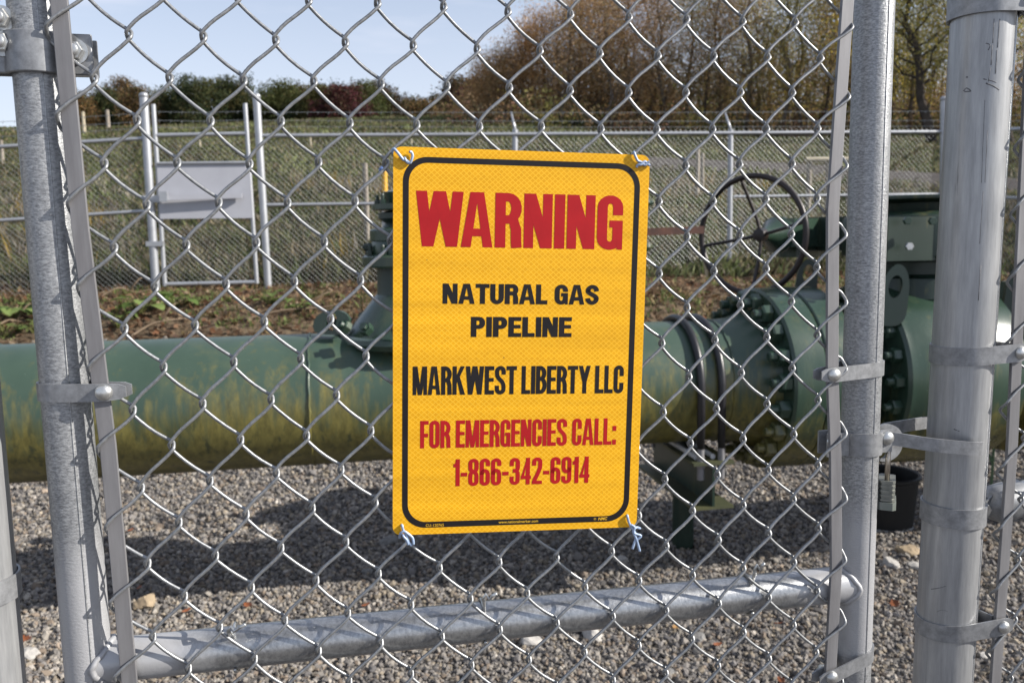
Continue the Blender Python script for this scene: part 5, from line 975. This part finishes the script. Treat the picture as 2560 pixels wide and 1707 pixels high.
for i, (u0, v0, u1, v1, Y, lb) in enumerate(((-20, 765, 100, 712, 8.5, 'grey dead branch lying on the bank at left'), (230, 668, 350, 640, 9.8, 'thin dead branch in front of the far gate'), (300, 768, 430, 738, 8.3, 'brown dead branch just behind the pipe'), (1490, 762, 1580, 748, 8.0, 'dry stalk lying on gravel right of the sign'), (560, 728, 790, 718, 8.7, 'long dry stalk on the bank between gate and sign'))):
    a, b = at(u0, v0, Y), at(u1, v1, Y+0.4); a[2] = float(gz(a[0], a[1]))+0.03; b[2] = float(gz(b[0], b[1]))+0.05; P = smooth([a, a+(b-a)*.35+ZV*.05+RNG.normal(0, .02, 3), a+(b-a)*.7+RNG.normal(0, .03, 3), b], 5); mb = MB(); tube(mb, P, np.linspace(0.013, 0.005, len(P)), 6); tube(mb, [P[8], P[8] + (b-a)*.2 + ZV*.12, P[8] + (b-a)*.3 + ZV*.14], [0.010, 0.008, 0.004], 5); tag(mb.build('dead_branch', M['twig'], None, True), lb, 'branch')

# ------------------------------------------------------------------ trees
def leafcloud(C, spread, nper, size, pal, g, cj=0.22):
    m_ = len(C)*nper; P = np.repeat(C, nper, 0) + np.clip(g.normal(0, 1, (m_, 3)), -1.5, 1.5)*spread; a = g.normal(size=(m_, 3)); a /= np.linalg.norm(a, axis=1)[:, None]; b = np.cross(a, g.normal(size=(m_, 3))); b /= np.linalg.norm(b, axis=1)[:, None]; s = size*g.uniform(0.55, 1.4, (m_, 1))
    V = np.stack([P-a*s*.5, P+b*s*.32, P+a*s*.5, P-b*s*.32], 1); c = pal[g.integers(0, len(pal), len(C))]*np.exp(g.normal(0, cj, (len(C), 1))); c = np.repeat(c, nper, 0)*np.exp(g.normal(0, 0.15, (m_, 1)))
    return V.reshape(-1, 3), np.arange(m_*4).reshape(-1, 4), np.repeat(c, 4, 0)
def tree(name, label, x, y, h, cw, pal, seed, dens=1.0, lsize=0.17, low=0.25, tr=0.13, group=None, spread=0.42, bark='bark', nb=16, lean=0.0, wobble=1.0):
    g = np.random.default_rng(seed); z0 = float(gz(x, y)) - 0.2; t = thing(name, label, 'tree', (x, y, z0), group); mb = MB(); base = np.array([x, y, z0]); k = 9; hh = np.linspace(0, 1, k)
    wx = np.cumsum(g.normal(0, 0.010*wobble*h, k)); wy = np.cumsum(g.normal(0, 0.010*wobble*h, k)); T = base + np.stack([wx-wx[0] + lean*h*hh, wy-wy[0], hh*h*0.97], -1); tube(mb, T, tr*(1-hh*0.88)+0.012, 7); tips = []
    def along(Q, f): i = min(int(f*(len(Q)-1)), len(Q)-2); return Q[i] + (Q[i+1]-Q[i])*(f*(len(Q)-1)-i)
    for i in range(nb):
        f = low + (0.96-low)*(i+g.uniform(0, 1))/nb; a = i*2.399 + g.uniform(-.4, .4); q = along(T, f); L_ = cw/2*(1-0.72*((f-low)/(1-low))**1.6)*g.uniform(0.75, 1.2); up = g.uniform(0.35, 0.95); d = np.array([math.cos(a), math.sin(a), up]); d /= np.linalg.norm(d)
        B = np.array([q, q + d*L_*.4 + g.normal(0, .05, 3)*L_, q + d*L_*.75 + ZV*L_*.10 + g.normal(0, .07, 3)*L_, q + d*L_ + ZV*L_*.22]); r0 = tr*(1-f*.85)*.45; tube(mb, B, [r0, r0*.7, r0*.42, 0.008], 5, caps=False)
        for j in range(5):
            s = along(B, g.uniform(0.3, 1)); dd = unit(d + g.normal(0, .6, 3) + ZV*.25); l2 = L_*g.uniform(.22, .5); e = s + dd*l2; tube(mb, [s, (s+e)/2 + g.normal(0, .04, 3)*l2, e], [r0*.35+.004, r0*.22+.004, 0.004], 3, caps=False); tips += [e, s + dd*l2*.55]
            for w in range(2):
                e2 = e + unit(dd + g.normal(0, .7, 3))*l2*.5; tube(mb, [s + dd*l2*.6, e2], [0.009, 0.004], 3, caps=False); tips.append(e2)
    tips = np.array(tips); V, F, c = leafcloud(tips, spread, max(1, int(7*dens)), lsize, pal, g); cr = bulk('crown', V - base, F, M['leafy'], c, parent=t); mb.build('trunk', M[bark], t, True); return t
ORANGE = np.array([(0.185, 0.105, 0.042), (0.155, 0.092, 0.042), (0.13, 0.085, 0.045), (0.21, 0.125, 0.050)]); BROWN = np.array([(0.145, 0.094, 0.050), (0.120, 0.082, 0.046), (0.155, 0.096, 0.044), (0.105, 0.082, 0.040)]); OLIVE = np.array([(0.095, 0.090, 0.028), (0.115, 0.095, 0.028), (0.078, 0.076, 0.026)])
YELLOW = np.array([(0.23, 0.165, 0.022), (0.18, 0.135, 0.022), (0.13, 0.11, 0.024), (0.095, 0.09, 0.022)]); DKG = np.array([(0.034, 0.050, 0.020), (0.045, 0.060, 0.022), (0.028, 0.042, 0.018), (0.060, 0.066, 0.024)]); MAROON = np.array([(0.095, 0.024, 0.030), (0.075, 0.022, 0.028), (0.110, 0.034, 0.030)]); RUSSET = np.array([(0.085, 0.042, 0.026), (0.065, 0.038, 0.024), (0.055, 0.045, 0.024)]); GREEN = np.array([(0.070, 0.085, 0.026), (0.090, 0.095, 0.030), (0.055, 0.070, 0.022)])
FG = 'trees along the far edge of the field'
for i, (u, vt, w, pal, nm, lb) in enumerate(((178, 196, 60, ORANGE, 'orange_tree', 'orange brown tree peeping out right of the left tension bar'), (238, 186, 46, DKG, 'conifer', 'dark pointed evergreen left of the far gate'), (287, 163, 70, BROWN, 'brown_tree', 'tall grey brown tree above the left post of the far gate'), (318, 205, 60, ORANGE, 'orange_tree', 'low orange tree directly behind the left post of the far gate'), (392, 176, 95, DKG, 'green_tree', 'dark green tree above the left half of the grey panel gate'), (360, 232, 50, YELLOW, 'yellow_tree', 'small yellow tree at the field edge above the gate panel'), (448, 173, 95, DKG, 'green_tree', 'dark green domed tree above the middle of the far gate'), (520, 186, 90, DKG, 'green_tree', 'dark green tree above the right upright of the far gate'), (580, 196, 80, OLIVE, 'olive_tree', 'olive tree behind the right post of the far gate'), (640, 172, 100, GREEN, 'green_tree', 'broad olive green tree right of the far gate posts'), (690, 184, 70, RUSSET, 'russet_tree', 'russet tree left of the maroon tree'), (735, 205, 70, OLIVE, 'olive_tree', 'low olive tree in front left of the maroon tree'), (782, 186, 78, MAROON, 'maroon_tree', 'tall maroon tree at the field edge, reddest of the row'), (752, 238, 60, MAROON, 'maroon_bush_tree', 'short maroon tree at the foot of the tall maroon one'), (838, 194, 80, GREEN, 'green_tree', 'yellow green tree just right of the tall maroon tree'), (888, 206, 80, RUSSET, 'russet_tree', 'russet tree above the left edge of the sign'), (930, 222, 74, OLIVE, 'olive_tree', 'dull olive tree right of the russet one above the sign'), (965, 232, 60, ORANGE, 'orange_tree', 'small pale orange tree in the dip above the sign'), (1012, 236, 70, RUSSET, 'russet_tree', 'low russet tree in the dip left of the big wood'), (1062, 195, 80, RUSSET, 'russet_tree', 'dark russet tree at the left foot of the big wood'), (700, 236, 80, DKG, 'green_tree', 'low dark green tree behind the two russet and olive ones'), (850, 240, 90, RUSSET, 'russet_tree', 'low dark russet tree under the yellow green one'), (1100, 226, 70, MAROON, 'maroon_tree', 'dark maroon tree where field trees meet the big wood'))):
    Y = 96 if pal is MAROON else 100 + (i*37 % 11); p = at(u, vt, Y); h = p[2] - float(gz(p[0], p[1])) + 0.2; cwid = w/FPX*K2*Y*1.25; h *= 0.80 + 0.18*((i*5) % 4)/3
    pal_ = np.concatenate([pal, BROWN*0.55, OLIVE*0.7]) if pal is ORANGE else np.concatenate([pal, RUSSET]) if pal is MAROON else np.concatenate([pal, pal, OLIVE*0.6])
    tree(nm, lb, p[0], Y, h, cwid, pal_*(1.0 if pal is ORANGE else 0.8 if pal is MAROON else 0.95), 500+i, dens=5.5, lsize=0.24, low=0.10, tr=0.2, group=FG, spread=0.62, nb=15)
BK = [(160, 190, 70, DKG), (215, 200, 70, RUSSET), (262, 190, 70, DKG), (345, 186, 80, OLIVE), (420, 190, 90, RUSSET), (490, 182, 90, DKG), (548, 190, 90, RUSSET), (610, 186, 90, DKG), (668, 192, 90, DKG), (712, 196, 90, RUSSET), (760, 204, 90, DKG), (810, 206, 90, OLIVE), (862, 214, 90, DKG), (912, 226, 80, RUSSET), (948, 238, 70, DKG), (990, 240, 80, DKG), (1036, 214, 90, DKG), (1082, 206, 90, RUSSET)]
BKW = ('behind the left tension bar', 'right of the conifer', 'left of the far gate post', 'behind the left upright of the far gate', 'above the left half of the gate panel', 'above the right half of the gate panel', 'between the far gate and its right post', 'just right of the right gate post', 'behind the broad olive green tree', 'behind the low olive tree', 'left behind the tall maroon tree', 'right behind the tall maroon tree', 'behind the russet tree above the sign edge', 'above the top left corner of the sign', 'in the dip, left side', 'in the dip, right side', 'before the big wood begins', 'touching the big wood')
for i, (u, vt, w, pal) in enumerate(BK):
    Y = 109 + (i*5 % 7); p = at(u, vt + (26, 2, 16, 34)[i % 4], Y); h = (p[2] - float(gz(p[0], p[1])))*0.92
    tree('field_tree', 'back row %s tree, %s' % ('dark green' if pal is DKG else 'russet' if pal is RUSSET else 'olive', BKW[i]), p[0], Y, h, w/FPX*K2*Y*1.9, pal*0.9, 840+i, dens=4.0, lsize=0.27, low=0.08, tr=0.2, group=FG, spread=0.7, nb=15)
WG = 'half bare trees of the wood on the right'
wood = [(1118, 150, 62, 46, ORANGE), (1160, 128, 60, 52, BROWN), (1205, 66, 60, 60, ORANGE), (1250, 22, 61, 74, ORANGE), (1292, 8, 58, 70, BROWN), (1330, -30, 60, 78, ORANGE), (1372, -60, 62, 84, BROWN), (1415, -40, 57, 76, BROWN), (1455, -80, 60, 84, ORANGE), (1498, -60, 63, 84, BROWN), (1540, -90, 58, 84, BROWN), (1585, -70, 61, 86, OLIVE), (1628, -110, 57, 88, BROWN), (1672, -90, 60, 86, OLIVE), (1715, -120, 56, 90, BROWN), (1760, -80, 60, 90, YELLOW), (1806, -130, 55, 92, OLIVE), (1850, -90, 58, 92, YELLOW), (1896, -120, 54, 90, BROWN), (1945, -90, 57, 96, OLIVE), (1995, -140, 53, 96, YELLOW), (2050, -100, 56, 96, OLIVE), (2105, -120, 55, 100, YELLOW), (2165, -160, 44, 110, OLIVE), (2225, -120, 54, 100, YELLOW), (2285, -130, 53, 100, BROWN), (2345, -150, 43, 110, OLIVE), (2410, -130, 52, 100, BROWN)]
ORD = ('leftmost', 'second from the left', 'third from the left', 'fourth from the left', 'fifth from the left', 'sixth from the left', 'seventh from the left', 'eighth from the left', 'ninth from the left', 'tenth from the left')
CN = {id(ORANGE): 'orange', id(BROWN): 'brown', id(OLIVE): 'olive', id(YELLOW): 'yellow'}
PLACE = ('straight above the left part of the sign', 'left of the sign centre', 'above the sign centre', 'above the lettering', 'just right of the sign centre')
for i, (u, vt, Y, w, pal) in enumerate(wood):
    p = at(u, max(vt, -150), Y); h = p[2] - float(gz(p[0], p[1])) + 0.2; dk = u in (2165, 2345)
    lb = '%s leaved half bare tree, %s along the front of the big wood' % (CN[id(pal)], ORD[i]) if i < 10 else ('dark forked trunk between gate upright and thick post' if u == 2165 else 'dark trunk at the right edge beyond the thick post' if u == 2345 else '%s half bare tree of the wood, %s' % (CN[id(pal)], {10: 'above the right quarter of the sign', 11: 'above the right edge of the sign', 12: 'first one clear right of the sign', 13: 'directly above the slanting barb arm', 14: 'just right of the slanting barb arm', 15: 'above the left rim of the handwheel', 16: 'above the hub of the handwheel', 17: 'above the gear arm', 18: 'close left of the gate tension bar', 19: 'behind the gate tension bar', 20: 'hidden behind the gate upright', 21: 'just right of the gate upright', 22: 'left of the dark forked trunk', 24: 'behind the thick latch post', 25: 'just right behind the thick latch post', 27: 'beyond the right edge of the photo'}[i]))
    t = tree('bare_tree', lb, p[0], Y, h, w/FPX*K2*Y*1.75, pal*2.5, 700+i, dens=3.3 if i < 12 else 3.2, lsize=0.105, low=0.10 if not dk else 0.3, tr=0.27 if dk else 0.10 + 0.06*((i*7) % 3)/2, group=WG, spread=0.60, bark='bark' if (i % 3 == 0 or dk) else 'paleb', nb=26, lean=0.03*((i*5) % 7-3)/3, wobble=2.2)
# second rank and understorey: too many stems to count
rg = np.random.default_rng(77); CL, mbw = [], MB()
for k in range(300):
    Y = rg.uniform(62, 88); u = rg.uniform(1090, 2480); p = at(u, 280, Y); x = p[0]; z = float(gz(x, Y))-0.3; h = rg.uniform(2.5, 7.0 if u < 1700 else 9.0)*min(1, (u-1050)/260+0.25); r = rg.uniform(0.06, 0.14); q = np.array([x, Y, z]); d = np.array([rg.normal(0, .06), rg.normal(0, .05), 1])*h
    tube(mbw, [q, q+d*.5+rg.normal(0, .1, 3), q+d], [r, r*.7, .02], 5, caps=False)
    for j in range(34): 
        f = rg.uniform(0.0, 1)**1.5; w_ = 1.7*(1.1-f*.6); CL.append(q + d*f + np.array([rg.normal(0, w_), rg.normal(0, w_), rg.normal(0, .3)]))
    for j in range(4): s = q + d*rg.uniform(.3, .9); tube(mbw, [s, s + np.array([rg.normal(0, 1.2), rg.normal(0, .6), rg.uniform(.4, 1.5)])], [.035, .01], 3, caps=False)
V, F, c = leafcloud(np.array(CL), 0.7, 18, 0.15, np.concatenate([BROWN, BROWN, OLIVE, ORANGE*0.9])*1.7, rg); wd = thing('woodland', 'dense brown autumn wood behind the front trees on the right', 'woodland', (10, 75, 10), kind='stuff'); bulk('foliage', V - np.array([10, 75, 10.]), F, M['leafy'], c, parent=wd).__setitem__('kind', 'stuff'); mbw.build('stems', M['bark'], wd, True)['kind'] = 'stuff'
# shrubs along the edge of the wood
def shrub(u, Y, h, w, pal, lb, seed):
    g = np.random.default_rng(seed); p = at(u, 285, Y); x = p[0]; z = float(gz(x, Y))-0.1; t = thing('shrub', lb, 'shrub', (x, Y, z), 'shrubs along the edge of the wood'); C = np.stack([g.normal(0, w*.32, 60), g.normal(0, .5, 60), np.abs(g.normal(0.35, .33, 60))*h], -1); V, F, c = leafcloud(C, .22, 9, .20, pal, g); bulk('foliage', V, F, M['leafy'], c, parent=t); mb = MB()
    for k in range(7): e = np.array([g.normal(0, w*.3), g.normal(0, .3), h*g.uniform(.5, 1)]); tube(mb, [np.array([x, Y, z]), np.array([x, Y, z]) + e*.5 + g.normal(0, .05, 3), np.array([x, Y, z]) + e], [.035, .02, .006], 4, caps=False)
    mb.build('stem', M['bark'], t)
for i in range(18):
    u = 1100 + i*74; pal = (RUSSET, BROWN, OLIVE, GREEN, BROWN)[i % 5]; shrub(u, 52 + (i*3 % 5), 1.5 + 0.9*((i*7 % 5)/4), 4.2, pal*1.3, '%s shrub at the wood edge, %s' % (('russet', 'brown', 'olive', 'green', 'dull brown')[i % 5], ('leftmost of the row', 'above the left corner of the sign', 'above the W of the sign', 'above the sign left of its middle', 'above the middle of the sign', 'right of the sign middle', 'above the right corner of the sign', 'just right of the sign', 'left of the slanting barb arm', 'at the slanting barb arm', 'left of the handwheel top', 'above the handwheel', 'right of the handwheel', 'left of the gate tension bar', 'behind the gate upright', 'between the two right posts', 'behind the thick post', 'at the right edge')[i]), 900+i)
